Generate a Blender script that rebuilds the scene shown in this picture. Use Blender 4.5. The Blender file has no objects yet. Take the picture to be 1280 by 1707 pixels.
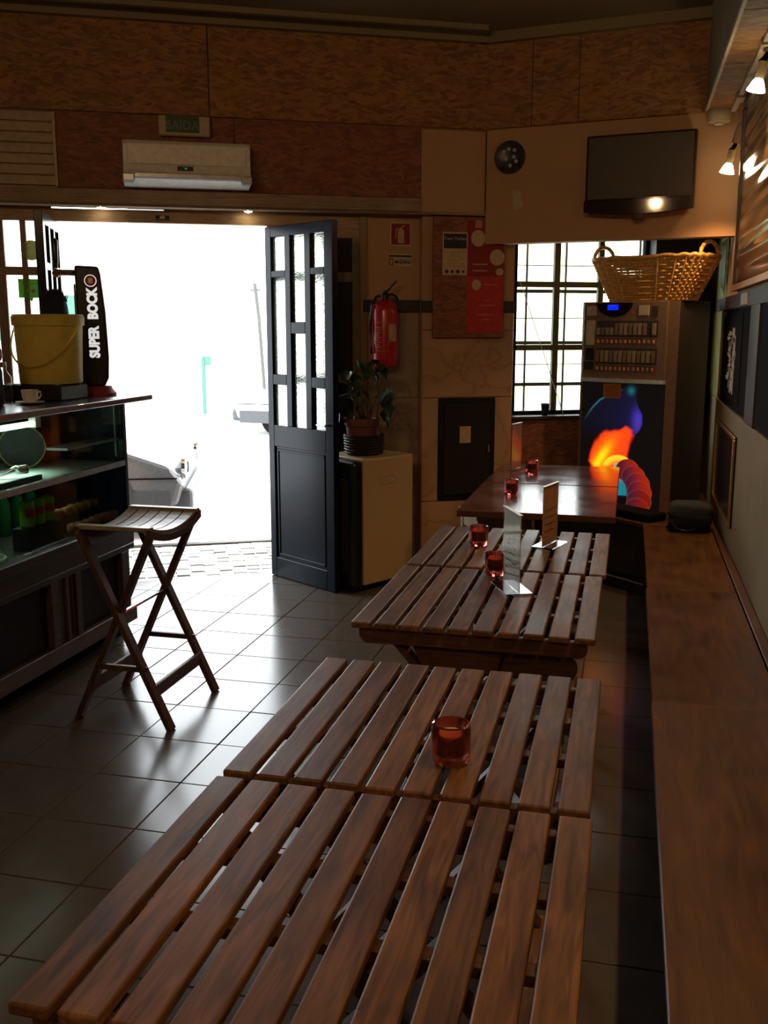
import bpy, bmesh, math, random
import numpy as np
from math import sin, cos, pi, radians, atan2, hypot
from mathutils import Vector, Matrix
S = bpy.context.scene
COL = S.collection
random.seed(7)

# ------------------------------------------------------------------ camera
PITCH = radians(10.6534); YAW = radians(13.8684)
cd = bpy.data.cameras.new('camera'); cam = bpy.data.objects.new('camera', cd); COL.objects.link(cam)
cam.location = (0, 0, 1.6)
cam.rotation_euler = (pi/2 - PITCH, 0, YAW)
cd.sensor_fit = 'VERTICAL'; cd.sensor_height = 36; cd.sensor_width = 27; cd.lens = 1640/1707*36
cd.clip_start = .02; cd.clip_end = 500
S.camera = cam
# ------------------------------------------------------------------ world: bright white overcast sky
w = bpy.data.worlds.new('world'); S.world = w; w.use_nodes = True
bg = w.node_tree.nodes['Background']
bg.inputs[0].default_value = (.90, .96, 1, 1); bg.inputs[1].default_value = 8.5
# ------------------------------------------------------------------ exposure
S.view_settings.view_transform = 'Standard'; S.view_settings.look = 'None'
S.view_settings.gamma = 1; S.view_settings.exposure = 0.0
S.view_settings.use_curve_mapping = False
S.cycles.use_denoising = True
S.cycles.max_bounces = 10; S.cycles.diffuse_bounces = 5; S.cycles.glossy_bounces = 5
S.cycles.transmission_bounces = 8; S.cycles.transparent_max_bounces = 16
S.cycles.sample_clamp_indirect = 6; S.cycles.caustics_refractive = False; S.cycles.caustics_reflective = False

def light(name, kind, loc, energy, color, rot=(0, 0, 0), **k):
    l = bpy.data.lights.new(name, kind); l.energy = energy; l.color = color
    for a, v in k.items(): setattr(l, a, v)
    o = bpy.data.objects.new(name, l); COL.objects.link(o); o.location = loc; o.rotation_euler = rot
    return o

# facade frame: s along the street wall, o towards the room, z up
FA = radians(27); FU = Vector((cos(FA), sin(FA), 0)); FN = Vector((sin(FA), -cos(FA), 0)); FP = Vector((-2.21, 5.94, 0))
def F(s, o, z): return FP + FU*s + FN*o + Vector((0, 0, z))
# sky portals in the doorway and the window (they only guide the sampling of the sky)
for s0, s1, z0, z1 in ((-1.26, 0, 0, 2.2), (1.62, 2.6, 1.0, 2.18), (-2.1, -1.34, 1.0, 2.2)):
    p = light('sky_portal', 'AREA', F((s0+s1)/2, -.21, (z0+z1)/2), 1, (1, 1, 1), (-pi/2, 0, FA), shape='RECTANGLE', size=s1-s0, size_y=z1-z0)
    p.data.cycles.is_portal = True
# unseen warm fill added behind the camera to raise the ambient light
light('room_fill', 'AREA', (-1.2, -1.6, 3.2), 30, (1, .60, .30), (radians(28), 0, radians(10)), shape='DISK', size=1.0)

# unseen fill spots added behind the camera, brightening the chipboard wall and far corner
for lx, tx in ((-1.9, -2.0), (-.4, -.1)):
    d = Vector((tx, 6.4, 2.75))-Vector((lx, -.4, 3.1))
    light('wall_fill', 'SPOT', (lx, -.4, 3.1), 58, (1, .60, .28), d.to_track_quat('-Z', 'Y').to_euler(), spot_size=radians(74), spot_blend=1, shadow_soft_size=.05)

# ------------------------------------------------------------------ materials
MATS = {}
def nm(name):
    m = bpy.data.materials.new(name); m.use_nodes = True; MATS[name] = m
    nt = m.node_tree; return m, nt, nt.nodes, nt.links, nt.nodes['Principled BSDF']
def flat(name, c, rough=.5, metal=0, spec=.5, emit=None, es=0, trans=0, ior=1.45, coat=0, noise=.12, nscale=30, bump=0):
    m, nt, N, L, b = nm(name)
    b.inputs['Roughness'].default_value = rough; b.inputs['Metallic'].default_value = metal
    b.inputs['Specular IOR Level'].default_value = spec; b.inputs['IOR'].default_value = ior
    b.inputs['Transmission Weight'].default_value = trans; b.inputs['Coat Weight'].default_value = coat
    if emit:
        b.inputs['Emission Color'].default_value = (*emit, 1); b.inputs['Emission Strength'].default_value = es
    tc = N.new('ShaderNodeTexCoord'); no = N.new('ShaderNodeTexNoise'); no.inputs['Scale'].default_value = nscale
    no.inputs['Detail'].default_value = 4
    L.new(tc.outputs['Object'], no.inputs['Vector'])
    r = N.new('ShaderNodeValToRGB'); L.new(no.outputs['Fac'], r.inputs[0])
    r.color_ramp.elements[0].position = .3; r.color_ramp.elements[1].position = .7
    r.color_ramp.elements[0].color = (*[x*(1-noise) for x in c], 1)
    r.color_ramp.elements[1].color = (*[min(1, x*(1+noise)) for x in c], 1)
    L.new(r.outputs[0], b.inputs['Base Color'])
    if bump:
        bp = N.new('ShaderNodeBump'); bp.inputs['Strength'].default_value = bump; bp.inputs['Distance'].default_value = .004
        L.new(no.outputs['Fac'], bp.inputs['Height']); L.new(bp.outputs[0], b.inputs['Normal'])
    return m
def wood(name, dark, light_, axis=1, scale=6, rough=.4, stretch=14, spec=.5, bump=.15, rnd=.35, knots=True):
    m, nt, N, L, b = nm(name)
    tc = N.new('ShaderNodeTexCoord'); oi = N.new('ShaderNodeObjectInfo')
    mp = N.new('ShaderNodeMapping'); sc = [stretch, stretch, stretch]; sc[axis] = 1.0
    mp.inputs['Scale'].default_value = sc
    L.new(tc.outputs['Object'], mp.inputs['Vector'])
    mu = N.new('ShaderNodeMath'); mu.operation = 'MULTIPLY'; mu.inputs[1].default_value = 37.0
    L.new(oi.outputs['Random'], mu.inputs[0])
    cx = N.new('ShaderNodeCombineXYZ')
    for i in range(3): L.new(mu.outputs[0], cx.inputs[i])
    L.new(cx.outputs[0], mp.inputs['Location'])
    n1 = N.new('ShaderNodeTexNoise'); n1.inputs['Scale'].default_value = scale; n1.inputs['Detail'].default_value = 7
    n1.inputs['Distortion'].default_value = 1.2 if knots else .3
    L.new(mp.outputs[0], n1.inputs['Vector'])
    n2 = N.new('ShaderNodeTexNoise'); n2.inputs['Scale'].default_value = 5; n2.inputs['Detail'].default_value = 3
    mp2 = N.new('ShaderNodeVectorMath'); mp2.operation = 'ADD'; L.new(tc.outputs['Object'], mp2.inputs[0]); L.new(cx.outputs[0], mp2.inputs[1])
    L.new(mp2.outputs[0], n2.inputs['Vector'])
    r = N.new('ShaderNodeValToRGB'); L.new(n1.outputs['Fac'], r.inputs[0])
    e = r.color_ramp.elements; e[0].position = .32; e[1].position = .68
    e[0].color = (*dark, 1); e[1].color = (*light_, 1)
    hs = N.new('ShaderNodeHueSaturation'); L.new(r.outputs[0], hs.inputs['Color'])
    a = N.new('ShaderNodeMath'); a.operation = 'MULTIPLY_ADD'; a.inputs[1].default_value = rnd*2; a.inputs[2].default_value = 1-rnd
    L.new(oi.outputs['Random'], a.inputs[0])
    a2 = N.new('ShaderNodeMath'); a2.operation = 'MULTIPLY_ADD'; a2.inputs[1].default_value = .9; L.new(n2.outputs['Fac'], a2.inputs[0])
    a2.inputs[2].default_value = .55
    a3 = N.new('ShaderNodeMath'); a3.operation = 'MULTIPLY'; L.new(a.outputs[0], a3.inputs[0]); L.new(a2.outputs[0], a3.inputs[1])
    L.new(a3.outputs[0], hs.inputs['Value']); L.new(hs.outputs[0], b.inputs['Base Color'])
    b.inputs['Roughness'].default_value = rough; b.inputs['Specular IOR Level'].default_value = spec
    rr = N.new('ShaderNodeMath'); rr.operation = 'MULTIPLY_ADD'; rr.inputs[1].default_value = .25; rr.inputs[2].default_value = rough-.12
    L.new(n2.outputs['Fac'], rr.inputs[0]); L.new(rr.outputs[0], b.inputs['Roughness'])
    bp = N.new('ShaderNodeBump'); bp.inputs['Strength'].default_value = bump; bp.inputs['Distance'].default_value = .003
    L.new(n1.outputs['Fac'], bp.inputs['Height']); L.new(bp.outputs[0], b.inputs['Normal'])
    return m
def osb(name, cols, rough=.7):
    m, nt, N, L, b = nm(name)
    tc = N.new('ShaderNodeTexCoord')
    no = N.new('ShaderNodeTexNoise'); no.inputs['Scale'].default_value = 5; no.inputs['Detail'].default_value = 3
    L.new(tc.outputs['Object'], no.inputs['Vector'])
    prev = None; hprev = None
    for i, ang in enumerate((8, 62, -38, 115)):
        mp = N.new('ShaderNodeMapping'); mp.inputs['Rotation'].default_value = (0, radians(ang), 0)
        mp.inputs['Scale'].default_value = (17, 40, 62); mp.inputs['Location'].default_value = (i*3.1, 0, i*1.7)
        ad = N.new('ShaderNodeMixRGB'); ad.blend_type = 'ADD'; ad.inputs[0].default_value = .10
        L.new(tc.outputs['Object'], ad.inputs[1]); L.new(no.outputs['Color'], ad.inputs[2])
        L.new(ad.outputs[0], mp.inputs['Vector'])
        v = N.new('ShaderNodeTexVoronoi'); v.inputs['Scale'].default_value = 1.0; L.new(mp.outputs[0], v.inputs['Vector'])
        sp = N.new('ShaderNodeSeparateColor'); L.new(v.outputs['Color'], sp.inputs[0])
        r = N.new('ShaderNodeValToRGB'); L.new(sp.outputs[0], r.inputs[0])
        el = r.color_ramp.elements; el[0].color = (*cols[0], 1); el[1].color = (*cols[2], 1)
        x = el.new(.5); x.color = (*cols[1], 1); el[0].position = .05; el[2].position = .95
        if prev is None: prev = r.outputs[0]; hprev = sp.outputs[1]
        else:
            mx = N.new('ShaderNodeMixRGB'); gt = N.new('ShaderNodeMath'); gt.operation = 'GREATER_THAN'; gt.inputs[1].default_value = .58
            L.new(sp.outputs[2], gt.inputs[0]); L.new(gt.outputs[0], mx.inputs[0])
            L.new(prev, mx.inputs[1]); L.new(r.outputs[0], mx.inputs[2]); prev = mx.outputs[0]
    L.new(prev, b.inputs['Base Color']); b.inputs['Roughness'].default_value = rough
    bp = N.new('ShaderNodeBump'); bp.inputs['Strength'].default_value = .4; bp.inputs['Distance'].default_value = .002
    L.new(hprev, bp.inputs['Height']); L.new(bp.outputs[0], b.inputs['Normal'])
    return m
def marble(name, base, vein, rough=.2, scale=2.2):
    m, nt, N, L, b = nm(name)
    tc = N.new('ShaderNodeTexCoord'); oi = N.new('ShaderNodeObjectInfo')
    va = N.new('ShaderNodeVectorMath'); va.operation = 'ADD'; L.new(tc.outputs['Object'], va.inputs[0])
    cx = N.new('ShaderNodeCombineXYZ'); mu = N.new('ShaderNodeMath'); mu.operation = 'MULTIPLY'; mu.inputs[1].default_value = 19
    L.new(oi.outputs['Random'], mu.inputs[0]); L.new(mu.outputs[0], cx.inputs[0]); L.new(mu.outputs[0], cx.inputs[2]); L.new(cx.outputs[0], va.inputs[1])
    n1 = N.new('ShaderNodeTexNoise'); n1.inputs['Scale'].default_value = scale; n1.inputs['Detail'].default_value = 8; n1.inputs['Distortion'].default_value = 2.0
    L.new(va.outputs[0], n1.inputs['Vector'])
    r = N.new('ShaderNodeValToRGB'); L.new(n1.outputs['Fac'], r.inputs[0])
    e = r.color_ramp.elements; e[0].position = .40; e[0].color = (*base, 1); e[1].position = .62; e[1].color = (*[x*1.12 for x in base], 1)
    x = e.new(.49); x.color = (*base, 1); x = e.new(.505); x.color = (*vein, 1); x = e.new(.53); x.color = (*base, 1)
    L.new(r.outputs[0], b.inputs['Base Color']); b.inputs['Roughness'].default_value = rough
    return m
def thin_glass(name, tint=(1, 1, 1), gloss=1.0, rough=0.02):
    m, nt, N, L, b = nm(name); N.remove(b)
    out = N['Material Output']; t = N.new('ShaderNodeBsdfTransparent'); t.inputs[0].default_value = (*tint, 1)
    g = N.new('ShaderNodeBsdfGlossy'); g.inputs['Roughness'].default_value = rough
    no = N.new('ShaderNodeTexNoise'); no.inputs['Scale'].default_value = 6
    mr = N.new('ShaderNodeMapRange'); mr.inputs[3].default_value = rough; mr.inputs[4].default_value = rough+.03
    L.new(no.outputs['Fac'], mr.inputs[0]); L.new(mr.outputs[0], g.inputs['Roughness'])
    ge = N.new('ShaderNodeNewGeometry'); dt = N.new('ShaderNodeVectorMath'); dt.operation = 'DOT_PRODUCT'
    L.new(ge.outputs['Normal'], dt.inputs[0]); L.new(ge.outputs['Incoming'], dt.inputs[1])
    ab = N.new('ShaderNodeMath'); ab.operation = 'ABSOLUTE'; L.new(dt.outputs['Value'], ab.inputs[0])
    su = N.new('ShaderNodeMath'); su.operation = 'SUBTRACT'; su.inputs[0].default_value = 1; L.new(ab.outputs[0], su.inputs[1])
    pw = N.new('ShaderNodeMath'); pw.operation = 'POWER'; pw.inputs[1].default_value = 5; L.new(su.outputs[0], pw.inputs[0])
    ma = N.new('ShaderNodeMath'); ma.operation = 'MULTIPLY_ADD'; ma.inputs[1].default_value = .96; ma.inputs[2].default_value = .04; L.new(pw.outputs[0], ma.inputs[0])
    mm = N.new('ShaderNodeMath'); mm.operation = 'MULTIPLY'; mm.inputs[1].default_value = gloss; mm.use_clamp = True; L.new(ma.outputs[0], mm.inputs[0])
    mx = N.new('ShaderNodeMixShader'); L.new(mm.outputs[0], mx.inputs[0]); L.new(t.outputs[0], mx.inputs[1]); L.new(g.outputs[0], mx.inputs[2])
    L.new(mx.outputs[0], out.inputs[0]); return m
def frosted(name):
    m, nt, N, L, b = nm(name)
    b.inputs['Transmission Weight'].default_value = 1; b.inputs['Roughness'].default_value = .28; b.inputs['IOR'].default_value = 1.12
    tc = N.new('ShaderNodeTexCoord'); mp = N.new('ShaderNodeMapping'); mp.inputs['Scale'].default_value = (40, 40, 130)
    L.new(tc.outputs['Object'], mp.inputs['Vector'])
    v = N.new('ShaderNodeTexVoronoi'); v.inputs['Scale'].default_value = 1; L.new(mp.outputs[0], v.inputs['Vector'])
    r = N.new('ShaderNodeValToRGB'); L.new(v.outputs['Distance'], r.inputs[0])
    r.color_ramp.elements[0].color = (.95, .97, .96, 1); r.color_ramp.elements[1].color = (.62, .66, .62, 1)
    L.new(r.outputs[0], b.inputs['Base Color'])
    bp = N.new('ShaderNodeBump'); bp.inputs['Strength'].default_value = .8; bp.inputs['Distance'].default_value = .004
    L.new(v.outputs['Distance'], bp.inputs['Height']); L.new(bp.outputs[0], b.inputs['Normal'])
    tr = N.new('ShaderNodeBsdfTranslucent'); tr.inputs[0].default_value = (.75, .8, .78, 1)
    mx = N.new('ShaderNodeMixShader'); mx.inputs[0].default_value = .12
    L.new(b.outputs[0], mx.inputs[1]); L.new(tr.outputs[0], mx.inputs[2]); L.new(mx.outputs[0], N['Material Output'].inputs[0])
    return m

M_slat = wood('slat_wood', (.060, .027, .010), (.185, .088, .034), axis=1, spec=.32, rough=.46, scale=5, rnd=.25, stretch=10)
M_slatx = wood('apron_wood', (.045, .018, .009), (.12, .048, .022), axis=0, rough=.45, rnd=.2)
M_leg = wood('leg_wood', (.045, .018, .010), (.11, .045, .022), axis=2, rough=.5, rnd=.2)
M_tab = wood('veneer_wood', (.060, .024, .014), (.105, .042, .024), axis=0, rough=.17, rnd=.1, bump=.03)
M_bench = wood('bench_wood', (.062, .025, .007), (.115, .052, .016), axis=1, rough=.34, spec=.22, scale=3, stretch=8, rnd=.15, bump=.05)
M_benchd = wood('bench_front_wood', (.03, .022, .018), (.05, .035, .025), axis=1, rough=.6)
M_black = flat('black_paint', (.012, .013, .015), .25)
M_blackm = flat('black_matt', (.008, .007, .007), .8, spec=.06)
M_navy = flat('navy_gloss_paint', (.006, .012, .024), .2, spec=.12)
M_tile = flat('floor_tile', (.085, .070, .058),   .20, spec=.42, noise=.10, nscale=9, bump=.05)
M_grout = flat('grout', (.04, .035, .03), .8)
M_osb1 = osb('osb_warm', ((.16, .068, .020), (.26, .118, .034), (.33, .16, .048)))
M_osb2 = osb('osb_red', ((.14, .046, .020), (.21, .074, .031), (.26, .10, .042)))
M_plast = flat('plaster_ochre', (.42, .25, .13), .8, noise=.06, nscale=3, bump=.05)
M_plastw = flat('plaster_beige', (.27, .195, .095), .55, noise=.10, nscale=5, bump=.05)
M_ceil = flat('ceiling_paint', (.22, .18, .10), .8, noise=.1, nscale=2)
M_marb = marble('marble_cream', (.42, .27, .17), (.33, .20, .12), .16, 1.3)
M_marb2 = marble('marble_grey', (.30, .23, .16), (.22, .165, .12), .25, 2)
M_rail = flat('dark_stone', (.045, .036, .028), .5, spec=.3)
M_lwood = wood('pale_wood', (.22, .14, .08), (.36, .25, .14), axis=0, rough=.6, rnd=.15)
M_lwoodz = wood('pale_wood_upright', (.20, .125, .07), (.33, .22, .12), axis=2, rough=.6, rnd=.15)
M_cream = flat('cream_paint', (.42, .34, .22), .5)
M_white = flat('white_plastic', (.70, .68, .64), .35)
M_silver = flat('silver_plastic', (.55, .56, .58), .25, metal=.4)
M_chrome = flat('chrome', (.75, .75, .75), .1, metal=1, noise=.02)
M_brass = flat('brass', (.55, .33, .12), .3, metal=1)
M_copper = flat('copper', (.5, .25, .10), .35, metal=1)
M_frost = frosted('rippled_glass')
M_glass = thin_glass('clear_glass', (.95, .98, .97))
M_cglass = thin_glass('green_case_glass', (.84, .95, .89), 1.4)
M_standg = thin_glass('stand_acrylic', (.99, .99, .98), .35)
M_paneg = thin_glass('grimy_pane', (.93, .95, .93), .6)
M_red = flat('red_enamel', (.42, .012, .015), .25, coat=.3)
M_redp = flat('red_paper', (.44, .03, .02), .7)
M_redd = flat('dark_red_paper', (.23, .015, .015), .7)
M_paper = flat('cream_paper', (.48, .36, .22), .8)
M_pink = flat('pink_paper', (.45, .22, .16), .8)
M_ink = flat('dark_ink', (.02, .018, .02), .7)
M_yel = flat('yellow_bucket_plastic', (.72, .62, .22), .45)
nt = M_yel.node_tree; tr = nt.nodes.new('ShaderNodeBsdfTranslucent'); tr.inputs[0].default_value = (.92, .82, .26, 1)
mx = nt.nodes.new('ShaderNodeMixShader'); mx.inputs[0].default_value = .5
nt.links.new(nt.nodes['Principled BSDF'].outputs[0], mx.inputs[1]); nt.links.new(tr.outputs[0], mx.inputs[2]); nt.links.new(mx.outputs[0], nt.nodes['Material Output'].inputs[0])
M_seat = wood('stool_seat_wood', (.20, .14, .08), (.32, .24, .15), axis=1, rough=.34, rnd=.1, bump=.05)
M_terra = flat('terracotta', (.17, .06, .045), .7)
M_leaf = flat('leaf_green', (.020, .045, .016), .4)
M_stem = flat('stem_brown', (.10, .05, .025), .7)
M_wick = flat('wicker', (.58, .33, .09), .38, noise=.35, nscale=60)
M_tv = flat('tv_screen', (.030, .018, .010), .4, spec=.35)
M_tvf = flat('tv_bezel', (.03, .016, .010), .05, spec=.4)
M_txtw = flat('white_lettering', (.8, .8, .8), .5)
M_greensign = flat('exit_green', (.012, .05, .022), .35)
M_greentxt = flat('exit_lettering', (.09, .17, .08), .5)
M_steel = flat('steel_counter', (.30, .27, .25), .22, metal=.85)
M_coun = flat('counter_edge', (.20, .09, .07), .18, coat=.5)
M_dwood = wood('dark_counter_wood', (.05, .03, .022), (.11, .065, .045), axis=1, rough=.35)
M_dpanel = flat('dark_panel', (.020, .016, .015), .5, spec=.3)
M_mach = flat('machine_metal', (.20, .13, .09), .35, metal=.2)
M_machd = flat('machine_dark', (.035, .026, .024), .5)
M_tag = flat('grey_tag', (.42, .38, .32), .5)
M_packa = flat('pack_grey', (.20, .17, .14), .5); M_packb = flat('pack_buff', (.26, .20, .15), .5)
M_orange = flat('orange_notice', (.55, .22, .03), .6)
M_food = flat('pastry', (.40, .16, .06), .7, noise=.4)
M_can = flat('green_can', (.16, .42, .03), .3)
M_canred = flat('can_label_red', (.5, .03, .02), .4)
M_bottle = flat('green_bottle', (.02, .12, .04), .1, trans=.6)
M_tube = flat('tube_light', (1, 1, 1), .5, emit=(.85, 1, .92), es=5)
M_bulb = flat('lamp_glow', (1, .9, .7), .5, emit=(1, .80, .50), es=28)
M_lcd = flat('blue_display', (.01, .01, .2), .3, emit=(.0, .02, 1), es=1.1)
M_led = flat('green_led', (.01, .1, .02), .3, emit=(.05, .8, .15), es=.5)
M_street = flat('street', (.60, .58, .55), .8, nscale=2)
M_cob = flat('cobble', (.36, .35, .33), .6, noise=.3, nscale=6)
M_bld = flat('pale_render', (.85, .83, .78), .8, nscale=1)
M_bldy = flat('yellow_render', (.80, .82, .45), .8, nscale=1)
M_roof = flat('roof_grey', (.14, .14, .13), .8, nscale=1)
M_shut = flat('green_shutter', (.05, .14, .11), .6)
M_pole = flat('grey_pole', (.07, .07, .07), .7)
M_carw = flat('white_car_paint', (.75, .78, .8), .2, coat=.5)
M_carg = flat('grey_car_trim', (.045, .048, .052), .4)
M_card = flat('dark_car_glass', (.02, .025, .03), .1)
M_cloth = flat('dark_cloth', (.035, .04, .048), .9, bump=.3)
M_clothn = flat('navy_cloth', (.010, .012, .022), .9, bump=.3)
def sheer(name, c):
    m = flat(name, c, .6); nt = m.node_tree; tr = nt.nodes.new('ShaderNodeBsdfTranslucent'); tr.inputs[0].default_value = (*c, 1)
    mx = nt.nodes.new('ShaderNodeMixShader'); mx.inputs[0].default_value = .35
    nt.links.new(nt.nodes['Principled BSDF'].outputs[0], mx.inputs[1]); nt.links.new(tr.outputs[0], mx.inputs[2]); nt.links.new(mx.outputs[0], nt.nodes['Material Output'].inputs[0]); return m
M_stag = sheer('sticker_green', (.22, .55, .14)); M_stay = sheer('sticker_yellow', (.50, .50, .28))
M_plate = flat('dark_blue_glaze', (.030, .034, .045), .35, noise=.7, nscale=30)
M_wax = flat('candle_wax', (.62, .50, .30), .5)
M_acr = flat('acrylic', (.95, .97, .95), .05, trans=1, ior=1.3, noise=.0)
M_menu = flat('menu_sheet', (.42, .40, .30), .5, noise=.25, nscale=25)
M_menuo = flat('orange_menu_sheet', (.44, .20, .08), .5, noise=.25, nscale=20)
M_menup = flat('mauve_menu_sheet', (.22, .14, .15), .5)
M_grn = flat('painted_green', (.16, .20, .06), .6, noise=.5, nscale=18)
M_grn2 = flat('painted_pale_green', (.28, .36, .24), .6, noise=.4, nscale=25)
M_ywall = flat('yellow_wall_paint', (.26, .22, .05), .7)

def redglass():
    m, nt, N, L, b = nm('red_glass')
    b.inputs['Base Color'].default_value = (.88, .20, .18, 1)
    b.inputs['Transmission Weight'].default_value = .95; b.inputs['Roughness'].default_value = .06; b.inputs['IOR'].default_value = 1.4
    b.inputs['Coat Weight'].default_value = .5
    n = N.new('ShaderNodeTexNoise'); n.inputs['Scale'].default_value = 40
    bp = N.new('ShaderNodeBump'); bp.inputs['Strength'].default_value = .1; L.new(n.outputs['Fac'], bp.inputs['Height']); L.new(bp.outputs[0], b.inputs['Normal'])
    return m
M_redg = redglass()
def foil():   # glossy uneven varnished picture
    m, nt, N, L, b = nm('varnished_picture')
    tc = N.new('ShaderNodeTexCoord')
    n = N.new('ShaderNodeTexNoise'); n.inputs['Scale'].default_value = 3.5; n.inputs['Detail'].default_value = 6
    L.new(tc.outputs['Object'], n.inputs['Vector'])
    r = N.new('ShaderNodeValToRGB'); L.new(n.outputs['Fac'], r.inputs[0]); r.color_ramp.elements[0].position = .35; r.color_ramp.elements[1].position = .7
    r.color_ramp.elements[0].color = (.09, .065, .04, 1); r.color_ramp.elements[1].color = (.30, .18, .08, 1)
    L.new(r.outputs[0], b.inputs['Base Color']); b.inputs['Roughness'].default_value = .17; b.inputs['Metallic'].default_value = .6
    bp = N.new('ShaderNodeBump'); bp.inputs['Strength'].default_value = 1; bp.inputs['Distance'].default_value = .04
    n2 = N.new('ShaderNodeTexNoise'); n2.inputs['Scale'].default_value = 1; n2.inputs['Detail'].default_value = 0
    mp = N.new('ShaderNodeMapping'); mp.inputs['Scale'].default_value = (0, .12, 13); L.new(tc.outputs['Object'], mp.inputs['Vector']); L.new(mp.outputs[0], n2.inputs['Vector'])
    L.new(n2.outputs['Fac'], bp.inputs['Height']); L.new(bp.outputs[0], b.inputs['Normal'])
    return m
M_foil = foil()
M_olive = flat('olive_frame_paint', (.10, .085, .035), .6)

# ------------------------------------------------------------------ mesh helpers
class MB:
    def __init__(s): s.v = []; s.f = []
    def add(s, vs, fs, mt=None):
        n = len(s.v)
        for q in vs: s.v.append(tuple(mt @ Vector(q)) if mt else tuple(q))
        s.f += [tuple(i+n for i in q) for q in fs]; return s
    def box(s, x0, x1, y0, y1, z0, z1, mt=None):
        return s.add([(x0,y0,z0),(x1,y0,z0),(x1,y1,z0),(x0,y1,z0),(x0,y0,z1),(x1,y0,z1),(x1,y1,z1),(x0,y1,z1)],
                     [(0,3,2,1),(4,5,6,7),(0,1,5,4),(1,2,6,5),(2,3,7,6),(3,0,4,7)], mt)
    def prism(s, poly, z0, z1, mt=None):      # poly counter-clockwise in xy
        n = len(poly)
        vs = [(x, y, z0) for x, y in poly] + [(x, y, z1) for x, y in poly]
        return s.add(vs, [tuple(range(n))[::-1], tuple(range(n, 2*n))] + [(i, (i+1) % n, n+(i+1) % n, n+i) for i in range(n)], mt)
    def bar(s, p0, p1, wdt, hgt, up=(0, 0, 1)):   # rectangular bar between two points
        p0 = Vector(p0); p1 = Vector(p1); d = (p1-p0); ln = d.length; d.normalize()
        x = d.cross(Vector(up)); 
        if x.length < 1e-4: x = Vector((1, 0, 0))
        x.normalize(); y = x.cross(d)
        m = Matrix(((x.x, d.x, y.x, p0.x), (x.y, d.y, y.y, p0.y), (x.z, d.z, y.z, p0.z), (0, 0, 0, 1)))
        return s.box(-wdt/2, wdt/2, 0, ln, -hgt/2, hgt/2, m)
    def lathe(s, prof, n=24, c=(0, 0, 0), mt=None, sx=1, sy=1):
        k = len(prof); vs = []
        for r, z in prof:
            for i in range(n):
                a = 2*pi*i/n; vs.append((c[0]+r*cos(a)*sx, c[1]+r*sin(a)*sy, c[2]+z))
        fs = [(j*n+i, j*n+(i+1) % n, (j+1)*n+(i+1) % n, (j+1)*n+i) for j in range(k-1) for i in range(n)]
        fs += [tuple(range(n))[::-1], tuple((k-1)*n+i for i in range(n))]
        return s.add(vs, fs, mt)
    def tube(s, pts, r, n=8, closed=False):
        pts = [Vector(p) for p in pts]; k = len(pts); vs = []; 
        rs = r if isinstance(r, (list, tuple)) else [r]*k
        for j, p in enumerate(pts):
            a = pts[(j-1) % k] if closed or j > 0 else p; b = pts[(j+1) % k] if closed or j < k-1 else p
            d = (b-a).normalized(); u = d.cross(Vector((0, 0, 1)))
            if u.length < .05: u = d.cross(Vector((0, 1, 0)))
            u.normalize(); v = u.cross(d)
            for i in range(n):
                t = 2*pi*i/n; vs.append(p+u*cos(t)*rs[j]+v*sin(t)*rs[j])
        fs = [(j*n+i, j*n+(i+1) % n, ((j+1) % k)*n+(i+1) % n, ((j+1) % k)*n+i) for j in range(k if closed else k-1) for i in range(n)]
        if not closed: fs += [tuple(range(n))[::-1], tuple((k-1)*n+i for i in range(n))]
        return s.add(vs, fs)
    def build(s, name, mat, parent=None, smooth=False, bev=0, seg=1):
        me = bpy.data.meshes.new(name); me.from_pydata(s.v, [], s.f)
        bm = bmesh.new(); bm.from_mesh(me); bmesh.ops.recalc_face_normals(bm, faces=bm.faces); bm.to_mesh(me); bm.free()
        me.materials.append(mat)
        if smooth:
            me.shade_smooth(); me.set_sharp_from_angle(angle=radians(35))
        return link(name, me, parent, bev, seg)
def link(name, me, parent=None, bev=0, seg=1):
    o = bpy.data.objects.new(name, me); COL.objects.link(o)
    if parent: o.parent = parent
    if bev:
        b = o.modifiers.new('bevel', 'BEVEL'); b.width = bev; b.segments = seg; b.limit_method = 'ANGLE'
    return o
def thing(name, label, cat, loc=(0, 0, 0), rz=0, group=None):
    o = bpy.data.objects.new(name, None); COL.objects.link(o); o.empty_display_size = .1
    o.location = loc; o.rotation_euler = (0, 0, rz); return tag(o, label, cat, group)
def tag(o, label=None, cat=None, group=None, kind=None):
    if label: o['label'] = label
    if cat: o['category'] = cat
    if group: o['group'] = group
    if kind: o['kind'] = kind
    return o
def struct(name, mb, mat, loc=(0, 0, 0), rz=0, bev=0, label=None):
    o = mb.build(name, mat, bev=bev); o.location = loc; o.rotation_euler = (0, 0, rz); o['kind'] = 'structure'
    if label: o['label'] = label
    return o
def B(*a, mt=None): return MB().box(*a, mt=mt)
def text(name, body, size, mat, parent, loc, rot, bold=0, depth=.001, align='CENTER', sx=1):
    c = bpy.data.curves.new(name, 'FONT'); c.body = body; c.size = size; c.align_x = align; c.align_y = 'CENTER'
    c.offset = bold; c.extrude = depth; c.resolution_u = 3
    t = bpy.data.objects.new(name, c); COL.objects.link(t)
    me = bpy.data.meshes.new_from_object(t.evaluated_get(bpy.context.evaluated_depsgraph_get()))
    bpy.data.objects.remove(t); me.materials.clear(); me.materials.append(mat)
    o = link(name, me, parent); o.location = loc; o.rotation_euler = rot; o.scale = (sx, 1, 1); return o
TX = (pi/2, 0, 0)     # text standing, facing local -y
def dup(o, parent=None):
    c = o.copy(); COL.objects.link(c)
    if parent is not None: c.parent = parent
    for ch in list(o.children): dup(ch, c)
    return c

FLOC = tuple(FP)
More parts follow.
